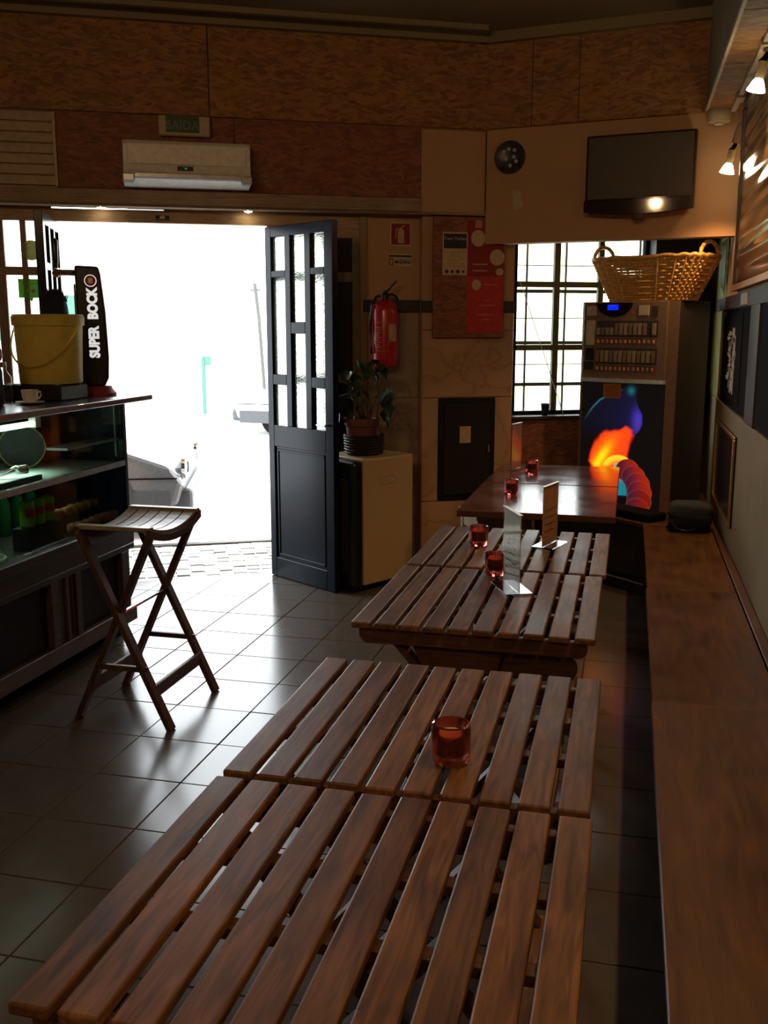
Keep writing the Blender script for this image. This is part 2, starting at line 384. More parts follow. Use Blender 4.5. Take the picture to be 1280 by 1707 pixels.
# ================================================================== SETTING
# floor: grout slab with separate tiles
def clip(poly, keep):     # clip polygon by half-plane function
    out = []
    for i in range(len(poly)):
        a = poly[i]; b = poly[(i+1) % len(poly)]; fa = keep(a); fb = keep(b)
        if fa >= 0: out.append(a)
        if fa*fb < 0:
            t = fa/(fa-fb); out.append((a[0]+(b[0]-a[0])*t, a[1]+(b[1]-a[1])*t))
    return out
def fo(p): return (p[0]-FP.x)*FN.x+(p[1]-FP.y)*FN.y
a = F(-2.75, -.02, 0); b = F(3.3, -.02, 0)
floor = struct('floor', MB().prism([(-4.6, -3), (.7, -3), (.7, b.y), (b.x, b.y), (a.x, a.y), (-4.6, a.y)], -.06, -.004), M_grout)
TP = .338; base_me = None
for i in range(-8, 7):
    for j in range(-8, 12):
        x0 = -1.49+i*.335; y0 = 3.005+j*TP
        if x0 < -4.0 or x0 > .4 or y0 > 6.7 or y0 < .3: continue
        g = .0022
        if x0+.335 > .56: continue
        poly = [(x0+g, y0+g), (x0+.335-g, y0+g), (x0+.335-g, y0+TP-g), (x0+g, y0+TP-g)]
        kp = lambda p: fo(p)-.0
        if min(kp(p) for p in poly) >= 0:
            if base_me is None:
                base_me = MB().prism([(g, g), (.335-g, g), (.335-g, TP-g), (g, TP-g)], -.006, 0).build('tile', M_tile, floor, bev=.0015)
                base_me.location = (x0, y0, 0); continue
            t = base_me.copy(); COL.objects.link(t); t.location = (x0, y0, random.uniform(-.0006, .0006)); t.name = 'tile'
        else:
            poly = clip(poly, kp)
            if len(poly) >= 3: MB().prism(poly, -.006, 0).build('tile', M_tile, floor)
# facade wall segments (thickness outwards)
def fb(name, s0, s1, z0, z1, mat, o0=-.2, o1=0, kind='structure'):
    o = B(s0, s1, -o1, -o0, z0, z1).build(name, mat); o.location = FLOC; o.rotation_euler = (0, 0, FA)
    if kind: o['kind'] = kind
    return o
wallb = fb('wall_back', .6, 1.6, 0, 3.5, M_plast)
fb('wall_back', -2.75, -2.2, 0, 3.5, M_plast)
fb('wall_back', -2.2, -1.3, 0, 1.0, M_plast)
fb('wall_back', -2.2, .6, 2.34, 3.5, M_plast)
fb('wall_back', 1.6, 2.64, 0, .985, M_osb2)
fb('wall_back', 1.6, 2.64, 2.2, 3.5, M_plast)
fb('wall_back', 2.64, 3.35, 0, 3.5, M_machd)
# door head, frame posts
fb('trim_1', -2.2, .6, 2.215, 2.287, M_lwood, -.05, 0)
fb('trim_2', -.62, .6, 2.287, 2.34, M_lwood, -.05, 0)
fb('trim_3', -2.2, -1.268, 2.287, 2.34, M_lwood, -.05, 0)
fb('trim_4', -1.338, -1.268, 0, 2.215, M_lwoodz, -.08, 0)
fb('trim_5', -.0, .035, 0, 2.215, M_lwoodz, -.08, 0)
# bulkhead box above the door
fb('wall_back', -2.75, 1.376, 2.31, 2.81, M_plast, 0, .10)
fb('trim_6', -2.75, .95, 2.298, 2.387, M_lwood, .10, .125)
fb('trim_7', -2.75, 1.376, 2.293, 2.31, M_lwood, 0, .125)
fb('wall_back', -2.75, 1.376, 2.805, 3.5, M_plast, 0, .12)
for s0, s1 in ((-2.74, -.343), (-.337, 1.376)):
    o = B(s0, s1, -.15, -.12, 2.808, 3.36).build('osb_board', M_osb1, wallb, bev=.002)
for s0, s1 in ((-1.205, -.2), (-.195, .95)):
    o = B(s0, s1, -.118, -.10, 2.39, 2.805).build('osb_board', M_osb2, wallb, bev=.002)
# dado rail and marble slabs on the extinguisher wall
fb('trim_8', .60, .975, 1.695, 1.77, M_rail, 0, .025)
fb('trim_9', .583, .625, 0, 2.3, M_plastw, -.05, .02)
for s0, s1, z0, z1 in ((.63, .972, 1.145, 1.69), (.63, .972, .58, 1.14), (.63, .972, .0, .575)):
    B(s0, s1, -.012, 0, z0, z1).build('marble_slab', M_marb2, wallb, bev=.002)
fb('wall_pillar', .975, 1.60, 0, 2.305, M_plast, 0, .066)
pil = [o for o in COL.objects if o.name.startswith('wall_pillar')][0]; pil.name = 'wall_pillar'
for s0, s1, z0, z1 in ((.977, 1.598, 1.582, 1.69), (.977, 1.598, 1.146, 1.578), (.977, 1.088, .46, 1.142), (1.480, 1.598, .46, 1.142), (.977, 1.598, 0, .455)):
    B(s0, s1, -.080, -.066, z0, z1).build('marble_slab', M_marb, pil, bev=.002)
fb('trim_10', .97, 1.603, 1.695, 1.765, M_rail, .066, .095)
# window
WS0, WS1 = 1.60, 2.64
fb('trim_11', WS0, WS1+.03, .985, 1.004, M_rail, -.2, .03)
win = thing('window_2', None, None, FLOC, FA); win['kind'] = 'structure'
fr = MB(); o = -.12
fr.box(1.60, 1.685, .10, .14, 1.004, 2.2).box(2.615, 2.64, .10, .14, 1.004, 2.2).box(1.60, 2.64, .10, .14, 2.185, 2.2).box(1.60, 2.64, .10, .14, 1.004, 1.03)
fr.build('window_frame', M_blackm, win, bev=.002)
MB().box(1.952, 1.994, .105, .135, 1.03, 2.185).build('mullion', M_olive, win)
MB().box(2.276, 2.312, .105, .135, 1.03, 2.185).build('mullion', M_olive, win)
MB().box(1.685, 2.615, .102, .137, 1.864, 1.902).build('glazing_bar', M_olive, win)
MB().box(1.685, 2.615, .102, .137, 1.442, 1.480).build('glazing_bar', M_olive, win)
for a, b in ((1.685, 1.962), (1.986, 2.283), (2.303, 2.615)):
    for c, d in ((1.03, 1.448), (1.474, 1.872), (1.896, 2.185)):
        B(a, b, .118, .122, c, d).build('pane', M_paneg, win)
grl = thing('window_grille', 'grey metal security grille outside the small-paned window', 'grille', FLOC, FA)
for z in (1.20, 1.49, 1.845): B(1.5, 2.75, .30, .325, z-.012, z+.012).build('grille_bar', M_pole, grl)
for z in (1.34, 1.66, 2.02): B(1.5, 2.75, .305, .317, z-.003, z+.003).build('grille_bar', M_pole, grl)
for s in (1.58, 1.83, 2.12, 2.40, 2.68): B(s-.006, s+.006, .30, .315, .95, 2.3).build('grille_bar', M_pole, grl)
grl['category'] = 'grille'
# left shop window
win = thing('window_1', None, None, FLOC, FA); win['kind'] = 'structure'
MB().box(-1.60, -1.545, .02, .07, 1.0, 2.215).build('mullion', M_lwoodz, win, bev=.002)
MB().box(-1.452, -1.419, .02, .06, 1.0, 2.215).build('mullion', M_lwoodz, win, bev=.002)
MB().box(-2.0, -1.965, .02, .06, 1.0, 2.215).build('mullion', M_lwoodz, win, bev=.002)
MB().box(-2.2, -1.338, .015, .06, 1.902, 1.951).build('transom', M_lwood, win, bev=.002)
MB().box(-2.2, -1.338, .01, .08, 1.0, 1.04).build('window_sill', M_lwood, win)
for a, b in ((-2.2, -2.0), (-1.965, -1.60), (-1.545, -1.452), (-1.419, -1.338)):
    for c, d in ((1.04, 1.902), (1.951, 2.215)): B(a, b, .038, .042, c, d).build('pane', M_paneg, win)
# side panel right of the door
win = thing('window_3', None, None, FLOC, FA); win['kind'] = 'structure'
MB().box(.035, .585, .0, .05, 2.15, 2.215).build('window_frame', M_lwood, win)
MB().box(.535, .585, .0, .05, 0, 2.15).build('window_frame', M_lwoodz, win)
MB().box(.355, .40, .0, .05, 0, 2.15).build('mullion', M_lwoodz, win)
MB().box(.035, .535, .005, .045, 1.882, 1.941).build('transom', M_lwood, win)
MB().box(.035, .535, .005, .045, 1.244, 1.298).build('transom', M_lwood, win)
MB().box(.035, .355, .005, .045, 0, .9).build('lower_panel', M_navy, win)
for c, d in ((1.298, 1.882), (1.941, 2.15), (0, 1.244)): MB().box(.40, .535, .018, .03, c, d).build('dark_pane', M_dpanel, win)
for c, d in ((1.298, 1.882), (1.941, 2.15), (.9, 1.244)): MB().box(.035, .355, .02, .025, c, d).build('pane', M_paneg, win)

# corner bulkhead (television wall)
W0 = F(1.376, .12, 0); WA = atan2(-.156, .988); WLOC = (W0.x, W0.y, 0)
def wb(name, t0, t1, z0, z1, mat, o0, o1):
    o = B(t0, t1, -o1, -o0, z0, z1).build(name, mat); o.location = WLOC; o.rotation_euler = (0, 0, WA); o['kind'] = 'structure'; return o
wallc = wb('wall_corner', -.0, 1.55, 2.12, 3.5, M_plast, -.12, 0)
for t0, t1 in ((.0, .288), (.291, .574), (.577, 1.33)):
    B(t0, t1, -.03, 0, 2.81, 3.36).build('osb_board', M_osb1, wallc, bev=.002)
c1 = F(3.3, 0, 0)
struct('ceiling_recess', MB().prism([(W0.x, W0.y+.1), (.6, W0.y-.1), (.6, 7.5), (c1.x-.1, 7.5), (F(1.4, 0, 0).x, F(1.4, 0, 0).y+.02)], 2.2, 2.24), M_plast)
# right wall and its layers
wr = struct('wall_right', B(.56, .75, -3, 7.6, 0, 3.5), M_plast)
struct('wall_left', B(-4.75, -4.6, -3, 5.1, 0, 3.5), M_plast)
struct('wall_front', B(-4.75, .75, -3.15, -3, 0, 3.5), M_plast)
struct('ceiling', B(-4.75, .75, -3.15, 7.6, 3.36, 3.5), M_ceil)
# ceiling mouldings along the two far walls
o = B(-2.7, 1.34, -.20, -.15, 3.30, 3.36).build('trim_12', M_ceil); o.location = FLOC; o.rotation_euler = (0, 0, FA); o['kind'] = 'structure'
o = B(-2.6, 1.30, -.34, -.30, 3.33, 3.36).build('trim_13', M_ceil); o.location = FLOC; o.rotation_euler = (0, 0, FA); o['kind'] = 'structure'
o = B(-.03, 1.35, -.08, -.03, 3.30, 3.36).build('trim_14', M_ceil); o.location = WLOC; o.rotation_euler = (0, 0, WA); o['kind'] = 'structure'
# boxed beam along the right wall
beam = struct('ceiling_beam', B(.36, .56, -3, 6.28, 2.81, 3.36), M_ceil)
for y0, y1 in ((4.3, 6.2), (1.9, 4.29)): B(.365, .555, y0, y1, 2.80, 2.81).build('osb_board', M_osb1, beam)
B(.352, .366, -1, 6.2, 2.795, 2.82).build('edge_strip', M_cream, beam)
struct('trim_15', B(.535, .56, 1.0, 6.9, 1.70, 1.772), M_rail)
wain = struct('trim_16', B(.545, .56, 1.0, 6.9, .42, 1.155), M_plastw)
# dark openings of the right wall, above the dado
pn = struct('window_4', B(.548, .56, 4.98, 6.42, 1.165, 1.695), M_blackm)
struct('window_5', B(.548, .56, 2.0, 4.62, 1.165, 1.695), M_blackm)
struct('trim_17', B(.54, .56, 4.63, 4.97, 1.155, 1.70), M_dwood)
struct('wall_strip', B(.55, .56, 6.43, 7.3, 1.16, 1.70), M_ywall)

# ================================================================== OUTSIDE
struct('street_ground', B(-60, 60, -.5, 80, -.2, -.13, mt=Matrix.Rotation(0, 4, 'Z') @ Matrix.Translation((0, 6.4, 0))), M_street)
pv = fb('sidewalk', -6, 6, -.13, -.06, M_street, -1.25, -.0)
kb = fb('kerb', -6, 6, -.13, -.045, M_rail, -1.32, -1.25)
cb = MB(); rr = random.Random(3)
for i in range(22):
    for j in range(13):
        s = -1.9+i*.098+rr.uniform(-.008, .008); oo = .015+j*.094+rr.uniform(-.008, .008)
        cb.box(s, s+.085, oo, oo+.082, -.07, -.052+rr.uniform(-.004, .004))
o = cb.build('cobbles', M_cob, pv); o['kind'] = 'stuff'
def bld(label, x0, x1, y0, y1, h, mat, wins, roofz=None):
    t = thing('building', label, 'building', ((x0+x1)/2, y0, -.13))
    w2 = (x1-x0)/2
    B(-w2, w2, 0, y1-y0, 0, h).build('wall', mat, t)
    B(-w2-.3, w2+.3, -.35, y1-y0, h, h+.12).build('roof', M_roof, t)
    for x, z, ww, hh, mm in wins:
        f = B(x, x+ww, -.06, 0, z, z+hh).build('window', mm, t)
    return t
bld('pale two-storey building across the street, seen faintly in the doorway glare', -30, -9.2, 34, 44, 5.8, M_bld,
    [(-5, 1.2, 1.0, 1.6, M_shut), (-1.5, 1.0, .9, 1.9, M_shut), (3, 1.0, 1.0, 1.6, M_bld), (7, 1.0, 1.0, 1.6, M_bld)])
bld('pale yellow house front beside the open right door leaf, beyond the street', -6.6, 4.5, 24, 32, 3.9, M_bldy,
    [(-3.5, 1.6, .5, 1.1, M_pole), (-4.6, 1.2, .3, 1.5, M_pole), (1.5, 1.6, 1, 1.1, M_bld)])
t = thing('building', 'corner of a house with a slanted eave, beside the left door leaf', 'building', (-16.4, 15.5, -.13), radians(20))
B(-6, 0, 0, 8, 0, 4.2).build('wall', M_bld, t)
rm = Matrix.Rotation(pi/2, 4, 'X')
MB().prism([(-6.5, 4.2), (.9, 4.1), (.9, 4.2), (-6.5, 6.6)], -8, .8, rm).build('roof', M_roof, t)
t = thing('utility_pole', 'thin leaning grey pole across the street, in the doorway glare', 'pole', (-9.85, 26, -.13), 0)
MB().tube([(0, 0, 0), (-.12, 0, 2.0), (-.22, 0, 2.9)], .05, 8).build('pole', M_pole, t, True)
B(-.35, -.05, -.03, .03, 2.7, 2.75).build('cross_arm', M_pole, t)
t = thing('street_post', 'short teal street sign post left of the leaning pole', 'post', (-8.3, 18.5, -.13), 0)
MB().tube([(0, 0, 0), (0, 0, 1.15)], .045, 8).build('pole', M_shut, t, True)
B(-.02, .16, -.02, .02, .98, 1.15).build('sign_plate', M_shut, t)

def car(name, label, loc, rz, paint, trim=M_carg):
    t = thing(name, label, 'car', loc, rz)
    # side profile along local x (front at +x), extruded across y
    prof = [(-2.0, .28), (-2.05, .75), (-1.95, .95), (-1.5, 1.0), (-.95, 1.38), (.1, 1.40), (.75, .92), (1.55, .74), (1.95, .60), (2.06, .46), (2.0, .26)]
    m = Matrix.Rotation(pi/2, 4, 'X')
    MB().prism([(x, z) for x, z in prof[::-1]], -.80, .80, m).build('body', paint, t, bev=.06, seg=3)
    MB().prism([(-1.42, .97), (.62, .95), (.1, 1.34), (-.92, 1.33)], -.815, .815, m).build('side_window', M_card, t)
    for y in (-.812, .80): B(-1.9, 1.95, y, y+.012, .20, .40).build('side_trim', trim, t, bev=.004)
    for y in (-.808, .798): B(-1.8, 2.0, y, y+.010, .50, .512).build('crease', M_blackm, t)
    MB().lathe([(.34, 0), (.36, .01), (.36, .02), (.34, .03)], 24, mt=Matrix.Translation((1.3, -.79, .30)) @ Matrix.Rotation(pi/2, 4, 'X')).build('wheel_arch', trim, t, True)
    B(1.88, 2.12, -.76, .76, .22, .42).build('bumper', trim, t, bev=.05, seg=3)
    B(-2.12, -1.9, -.72, .72, .28, .5).build('bumper', trim, t, bev=.04, seg=2)
    B(2.0, 2.065, -.42, .42, .50, .60).build('grille', trim, t, bev=.01)
    for y in (-.62, .62):
        MB().lathe([(.0, 0), (.1, 0), (.1, .03), (.0, .04)], 16, mt=Matrix.Translation((2.03, y, .58)) @ Matrix.Rotation(pi/2, 4, 'Y')).build('headlight', M_chrome, t, True)
        MB().lathe([(.0, 0), (.06, 0), (.06, .02)], 16, mt=Matrix.Translation((2.08, y*.86, .34)) @ Matrix.Rotation(pi/2, 4, 'Y')).build('fog_lamp', M_blackm, t, True)
    for x in (-1.3, 1.3):
        for y in (-.78, .6):
            MB().lathe([(.0, 0), (.2, 0), (.3, .02), (.3, .16), (.2, .18), (0, .18)], 20, mt=Matrix.Translation((x, y+.18, .30)) @ Matrix.Rotation(pi/2, 4, 'X')).build('wheel', M_blackm, t, True)
    for y in (-.92, .82): B(.55, .70, y, y+.12, .92, 1.04).build('mirror', trim, t, bev=.02)
    return t
car('parked_car', 'pale car nose parked outside, behind the wooden folding stool', (-5.72, 7.42, -.13), radians(20), flat('grey_car_paint', (.085, .088, .092), .18, coat=.6))
car('parked_car', 'small distant car at the left edge of the open right door leaf', (-4.1, 15.6, -.13), radians(175), M_carw)

# ================================================================== DOOR LEAVES
def leaf(label, hinge, ang, flip=1):
    t = thing('door_leaf', label, 'door', (hinge[0], hinge[1], .004), ang)
    W = .643; H_ = 2.198; T = .022; f = MB()
    def P(x0, x1, z0, z1, n='rail', tt=T): return B(x0, x1, -tt, tt, z0, z1).build(n, M_navy, t, bev=.003)
    P(0, .058, 0, H_, 'stile'); P(W-.075, W, 0, H_, 'stile')
    P(.195, .248, .985, 2.14, 'stile'); P(.385, .44, .985, 2.14, 'stile')
    P(.058, W-.075, 2.135, H_); P(.058, W-.075, .85, .985); P(.058, W-.075, 0, .125)
    pan = [(.058, .195, [.985, 1.24, 1.305, 1.895, 1.935, 2.135]), (.248, .385, [.985, 1.555, 1.625, 2.135]), (.44, W-.075, [.985, 1.235, 1.30, 1.90, 1.94, 2.135])]
    for x0, x1, zs in pan:
        for k in range(0, len(zs), 2): B(x0, x1, -.004, .004, zs[k], zs[k+1]).build('pane', M_frost, t)
        for k in range(1, len(zs)-1, 2): P(x0, x1, zs[k], zs[k+1])
    p = B(.058, W-.075, -.010, .010, .125, .85).build('lower_panel', M_navy, t)
    fr_ = MB().box(.075, W-.095, -.016, .016, .14, .155).box(.075, W-.095, -.016, .016, .82, .835).box(.075, .09, -.016, .016, .14, .835).box(W-.11, W-.095, -.016, .016, .14, .835)
    fr_.build('panel_moulding', M_navy, t, bev=.002)
    h = MB().tube([(W-.035, -.022*flip, 1.02), (W-.035, -.06*flip, 1.02), (W-.11, -.06*flip, 1.02)], .007, 8).build('handle', M_chrome, t, True)
    return t
leaf('dark navy door leaf with rippled panes, swung open against the heater', (-2.21, 5.94), atan2(-.35, .54))
leaf('dark door leaf seen edge-on at the left of the doorway', (-3.315, 5.36), atan2(-.60, .27), -1)
t = thing('door_catch', 'small dark catch on the underside of the door head', 'latch', F(-.63, .0, 2.245), FA)
B(-.04, .04, -.02, 0, -.012, .012).build('plate', M_dpanel, t, bev=.003); B(-.015, .015, -.03, -.02, -.008, .008).build('bolt', M_chrome, t)

# stickers on the shop window
t = MB().lathe([(0, 0), (.058, 0), (.058, .002), (0, .002)], 28, mt=Matrix.Rotation(pi/2, 4, 'X')).build('sticker', M_stay)
t.location = F(-1.395, -.02, 2.045); t.rotation_euler = (0, 0, FA); tag(t, 'round pale yellow sticker on the left window, above the transom', 'sticker')
t = thing('sticker', 'green speech-bubble sticker on the left window, below the transom', 'sticker', F(-1.41, -.02, 1.825), FA)
MB().prism([(-.07, -.055), (-.012, -.055), (.0, -.08), (.012, -.055), (.07, -.055), (.07, .055), (-.07, .055)], 0, .002, rm).build('bubble', M_stag, t)
for x in (-.013, .013): MB().lathe([(.007, 0), (.012, 0), (.012, .002), (.007, .002)], 16, mt=Matrix.Translation((x, -.002, -.015)) @ rm).build('ring', M_paper, t)
B(-.05, .05, -.004, -.002, .025, .032).build('text_line', M_paper, t)

# ================================================================== FIXTURES ON THE DOOR WALL
t = thing('shutter_panel', 'pale wooden slatted shutter on the chipboard wall at the upper left', 'shutter', F(0, .10, 0), FA)
for k in range(7):
    z = 2.40+k*.058
    m = Matrix.Translation((0, -.012, z)) @ Matrix.Rotation(radians(-14), 4, 'X')
    B(-2.1, -1.225, -.008, .008, 0, .052, mt=m).build('slat', M_cream, t, bev=.002)
B(-1.225, -1.207, -.03, 0, 2.392, 2.80).build('frame', M_cream, t, bev=.002)
t = thing('exit_sign', 'green exit sign box lettered SAÍDA above the air conditioner', 'sign', F(-.487, .12, 2.69), FA)
B(-.147, .147, -.05, 0, 0, .112).build('housing', M_cream, t, bev=.006)
B(-.105, .085, -.053, -.05, .018, .108).build('face', M_greensign, t)
text('lettering', 'SAÍDA', .068, M_greentxt, t, (-.01, -.0545, .056), TX, .0012)
t = thing('air_conditioner', 'white split air conditioner above the doorway', 'air conditioner', F(-.48, .12, 2.40), FA)
prof = [(0, 0), (-.06, -.0), (-.175, .028), (-.19, .05), (-.165, .075), (-.15, .11), (-.155, .22), (-.13, .245), (0, .25)]
m = Matrix(((0, 0, 1, 0), (1, 0, 0, 0), (0, 1, 0, 0), (0, 0, 0, 1)))
MB().prism(prof[::-1], -.36, .36, m).build('body', M_white, t, bev=.006, seg=2)
MB().prism([(-.153, .112), (-.160, .112), (-.166, .222), (-.160, .226)], -.335, .335, m).build('front_cover', M_white, t, bev=.004)
B(-.30, .30, -.193, -.165, .034, .060).build('vent_flap', M_silver, t, bev=.004)
for x in (-.365, .30): B(x, x+.065, -.19, -.06, .012, .056).build('end_cap', M_silver, t, bev=.006)
B(-.06, .03, -.166, -.15, .078, .104).build('display', M_black, t, bev=.003)
text('digits', '24', .014, M_led, t, (-.012, -.1675, .092), TX)
# downlights in the soffit
for k, s in enumerate((-.979, -.121)):
    p = F(s, .075, 2.293)
    t = thing('downlight', ['round warm downlight at the left end of the door soffit', 'round warm downlight over the open right door leaf'][k], 'downlight', p, FA, 'downlights in the door soffit')
    MB().lathe([(.040, 0), (.040, -.004), (.030, -.006), (.028, 0)], 20).build('trim_ring', M_chrome, t, True)
    MB().lathe([(0, -.002), (.027, -.002), (.02, -.010), (0, -.014)], 16).build('bulb', M_bulb, t, True)
    light('downlight_beam', 'SPOT', p-Vector((0, 0, .03)), 7, (1, .62, .28), spot_size=radians(110), spot_blend=.6, shadow_soft_size=.03)

# fire-safety signs
t = thing('extinguisher_sign', 'red fire extinguisher pictogram sign on the wall', 'sign', F(.848, .001, 2.105), FA)
B(-.072, .072, -.006, 0, 0, .152).build('plate', M_paper, t, bev=.001)
B(-.060, .060, -.008, -.006, .012, .140).build('red_field', M_redd, t)
pic = MB().prism([(-.018, .02), (.022, .02), (.022, .095), (.008, .112), (-.004, .112), (-.018, .095)], .008, .010, rm)
pic.prism([(-.034, .05), (-.028, .05), (-.026, .10), (-.01, .11), (-.012, .116), (-.032, .105)], .008, .010, rm)
pic.prism([(.0, .112), (.028, .125), (.026, .131), (-.002, .118)], .008, .010, rm)
pic.build('pictogram', M_paper, t)
t = thing('information_sign', 'small pale sign with a row of dark pictograms under the red extinguisher sign', 'sign', F(.848, .0, 1.978), FA)
B(-.083, .083, -.006, 0, 0, .082).build('plate', M_paper, t, bev=.001)
B(-.075, .075, -.008, -.006, .062, .072).build('band', M_dpanel, t)
f_ = MB().box(-.075, -.047, -.008, -.006, .008, .014).box(-.075, -.047, -.008, -.006, .046, .052).box(-.075, -.069, -.008, -.006, .014, .046).box(-.053, -.047, -.008, -.006, .014, .046)
f_.build('frame_mark', M_redd, t)
for k, g in enumerate('MGNU'): text('lettering', g, .030, M_dpanel, t, (-.026+k*.028, -.0075, .030), TX, .001)
# extinguisher
t = thing('fire_extinguisher', 'red fire extinguisher hanging on the wall left of the pillar', 'extinguisher', F(.718, .125, 1.355), FA)
MB().lathe([(0, 0), (.075, 0), (.082, .012), (.084, .05), (.084, .34), (.078, .375), (.05, .405), (.025, .415), (0, .418)], 32).build('cylinder', M_red, t, True)
MB().lathe([(0, .41), (.024, .41), (.024, .445), (.016, .455), (.016, .47), (0, .472)], 16).build('valve', M_black, t, True)
hb = MB(); hb.bar((-.005, 0, .452), (.025, 0, .475), .018, .014); hb.bar((.02, 0, .47), (.075, -.01, .530), .018, .012)
hb.build('handle', M_black, t, bev=.002)
MB().tube([(.01, 0, .445), (.045, -.005, .447), (.068, -.01, .435), (.082, -.01, .412)], .008, 8).build('lever', M_black, t, True)
MB().tube([(-.02, -.01, .44), (-.06, -.02, .43), (-.092, -.02, .38), (-.098, -.02, .25), (-.094, -.03, .08)], .009, 8).build('hose', M_black, t, True)
MB().lathe([(0, 0), (.011, 0), (.011, .01), (0, .01)], 14, mt=Matrix.Translation((-.032, -.03, .440)) @ rm).build('gauge', M_chrome, t, True)
def curved(r, a0, a1, z0, z1, n=8):
    mb = MB(); vs = []; fs = []
    for i in range(n+1):
        a = radians(a0+(a1-a0)*i/n)
        for rr_ in (r, r+.001): vs += [(rr_*sin(a), -rr_*cos(a), z0), (rr_*sin(a), -rr_*cos(a), z1)]
    for i in range(n):
        k = i*4; fs += [(k+2, k+6, k+7, k+3), (k, k+1, k+5, k+4), (k, k+4, k+6, k+2), (k+1, k+3, k+7, k+5)]
    fs += [(0, 2, 3, 1), (n*4, n*4+1, n*4+3, n*4+2)]
    return mb.add(vs, fs)
curved(.0845, 5, 42, .155, .262).build('service_tag', M_paper, t)
lb = MB()
for z in (.095, .272): 
    c_ = curved(.0845, -62, 2, z, z+.003); lb.add(c_.v, c_.f)
c_ = curved(.0845, 0, 2, .095, .275, 1); lb.add(c_.v, c_.f)
lb.build('label_outline', M_pink, t)
tl = MB()
for k in range(9):
    c_ = curved(.0845, -58, -30-(k*7) % 14, .118+k*.015, .124+k*.015, 4); tl.add(c_.v, c_.f)
tl.build('label_text', M_pink, t)
B(-.03, .03, .07, .125, .30, .34).build('wall_bracket', M_black, t)

# notice board and posters
t = thing('notice_board', 'chipboard notice board on the marble pillar', 'board', F(0, .095, 0), FA)
B(1.035, 1.512, -.02, 0, 1.532, 2.285).build('board', M_osb2, t, bev=.002)
t = thing('poster', 'cream notice with a dark heading and four small emblems, pinned on the board', 'poster', F(1.178, .116, 1.925), FA)
B(-.083, .083, -.002, 0, 0, .265).build('sheet', M_paper, t)
B(-.075, .075, -.003, -.002, .165, .255).build('heading_field', M_ink, t)
text('lettering', 'Two Violets', .030, M_tag, t, (0, -.0035, .225), TX)
ln = MB()
for k, wd in enumerate((.065, .03, .055, .05, .028, .06, .045)): ln.box(-wd, wd, -.003, -.002, .140-k*.014, .143-k*.014)
ln.build('text_lines', M_lwood, t)
for k in range(4):
    MB().lathe([(0, 0), (.012-.002*(k % 2), 0), (.012-.002*(k % 2), .001), (0, .001)], 12 if k != 3 else 4, mt=Matrix.Translation((-.055+k*.037, -.002, .022)) @ rm).build('emblem', M_ink, t)
def ov(t, x, z, rx, rz_, mat=M_paper, n=22, d=.0035, name='pale_spot'):
    MB().prism([(x+rx*cos(2*pi*i/n), z+rz_*sin(2*pi*i/n)) for i in range(n)], d-.001, d, rm).build(name, mat, t)
t = thing('poster', 'dark red poster with pale round spots, upper right of the notice board', 'poster', F(1.385, .116, 1.92), FA)
B(-.125, .122, -.0025, 0, 0, .345).build('sheet', M_redd, t)
ov(t, -.055, .235, .047, .052); ov(t, .075, .118, .050, .050); ov(t, .093, .028, .026, .024)
B(-.075, -.03, -.0035, -.0025, .298, .345).build('pale_square', M_pink, t)
for z, x0, x1 in ((.07, -.09, .01), (.03, -.09, .01), (.24, .02, .08), (.262, .0, .06)): B(x0, x1, -.0032, -.0025, z, z+.008).build('text_line', M_pink, t)
t = thing('poster', 'bright red poster with one pale oval, lower right of the notice board', 'poster', F(1.382, .116, 1.565), FA)
B(-.122, .120, -.0025, 0, 0, .352).build('sheet', M_redp, t)
ov(t, -.06, .30, .030, .034)
for z, x0, x1 in ((.30, -.01, .08), (.20, .0, .03), (.17, -.04, .07), (.11, -.05, .07), (.08, -.02, .03)): B(x0, x1, -.0032, -.0025, z, z+.005).build('text_line', M_pink, t)
t = thing('paper_tags', 'two pale leaf-shaped paper tags at the top right corner of the notice board', 'tag', F(1.50, .118, 2.22), FA)
MB().prism([(-.03, -.03), (.0, -.045), (.045, -.035), (.05, .0), (.02, .0), (.0, .01)], 0, .006, rm).build('lower_tag', M_pink, t)
MB().prism([(.0, .0), (.03, -.02), (.045, .0), (.04, .04), (.02, .06), (.0, .055), (-.008, .03)], .006, .010, rm).build('upper_tag', M_paper, t)
# stove / cabinet in the pillar
t = thing('wall_cabinet', 'black metal cabinet door set in the marble pillar with a paper note', 'cabinet', F(0, .066, 0), FA)
B(1.090, 1.478, -.022, 0, .462, 1.140).build('frame', M_black, t, bev=.003)
B(1.125, 1.443, -.030, -.022, .50, 1.105).build('door', M_dpanel, t, bev=.003)
B(1.232, 1.308, -.032, -.030, .845, .955).build('paper_note', M_paper, t)
B(1.425, 1.437, -.045, -.030, .78, .83).build('handle', M_chrome, t, bev=.002)

# ================================================================== TELEVISION WALL
t = thing('television', 'wall-mounted flat television with a glossy lower edge', 'television', (W0.x+.965*cos(WA), W0.y+.965*sin(WA), 2.285), WA)
mt = Matrix.Translation((0, -.075, 0))
B(-.315, .315, -.03, .03, .0, .425, mt=mt).build('body', M_tvf, t, bev=.006)
B(-.300, .300, -.034, -.030, .062, .412, mt=mt).build('screen', M_tv, t)
ls = []
for i in range(13):
    x = -.318+.636*i/12; ls.append((x, -.012-.022*(1-(x/.318)**2)))
MB().prism([(x, z) for x, z in ls]+[(.318, .055), (-.318, .055)], .028, .048, Matrix.Translation((0, -.075, 0)) @ rm).build('lower_trim', M_tvf, t, True, bev=.004)
B(-.035, .03, -.045, .02, -.062, -.03, mt=mt).build('sensor_tab', M_tvf, t, bev=.003)
B(-.1, .1, .03, .075, .1, .3, mt=mt).build('wall_mount', M_blackm, t)
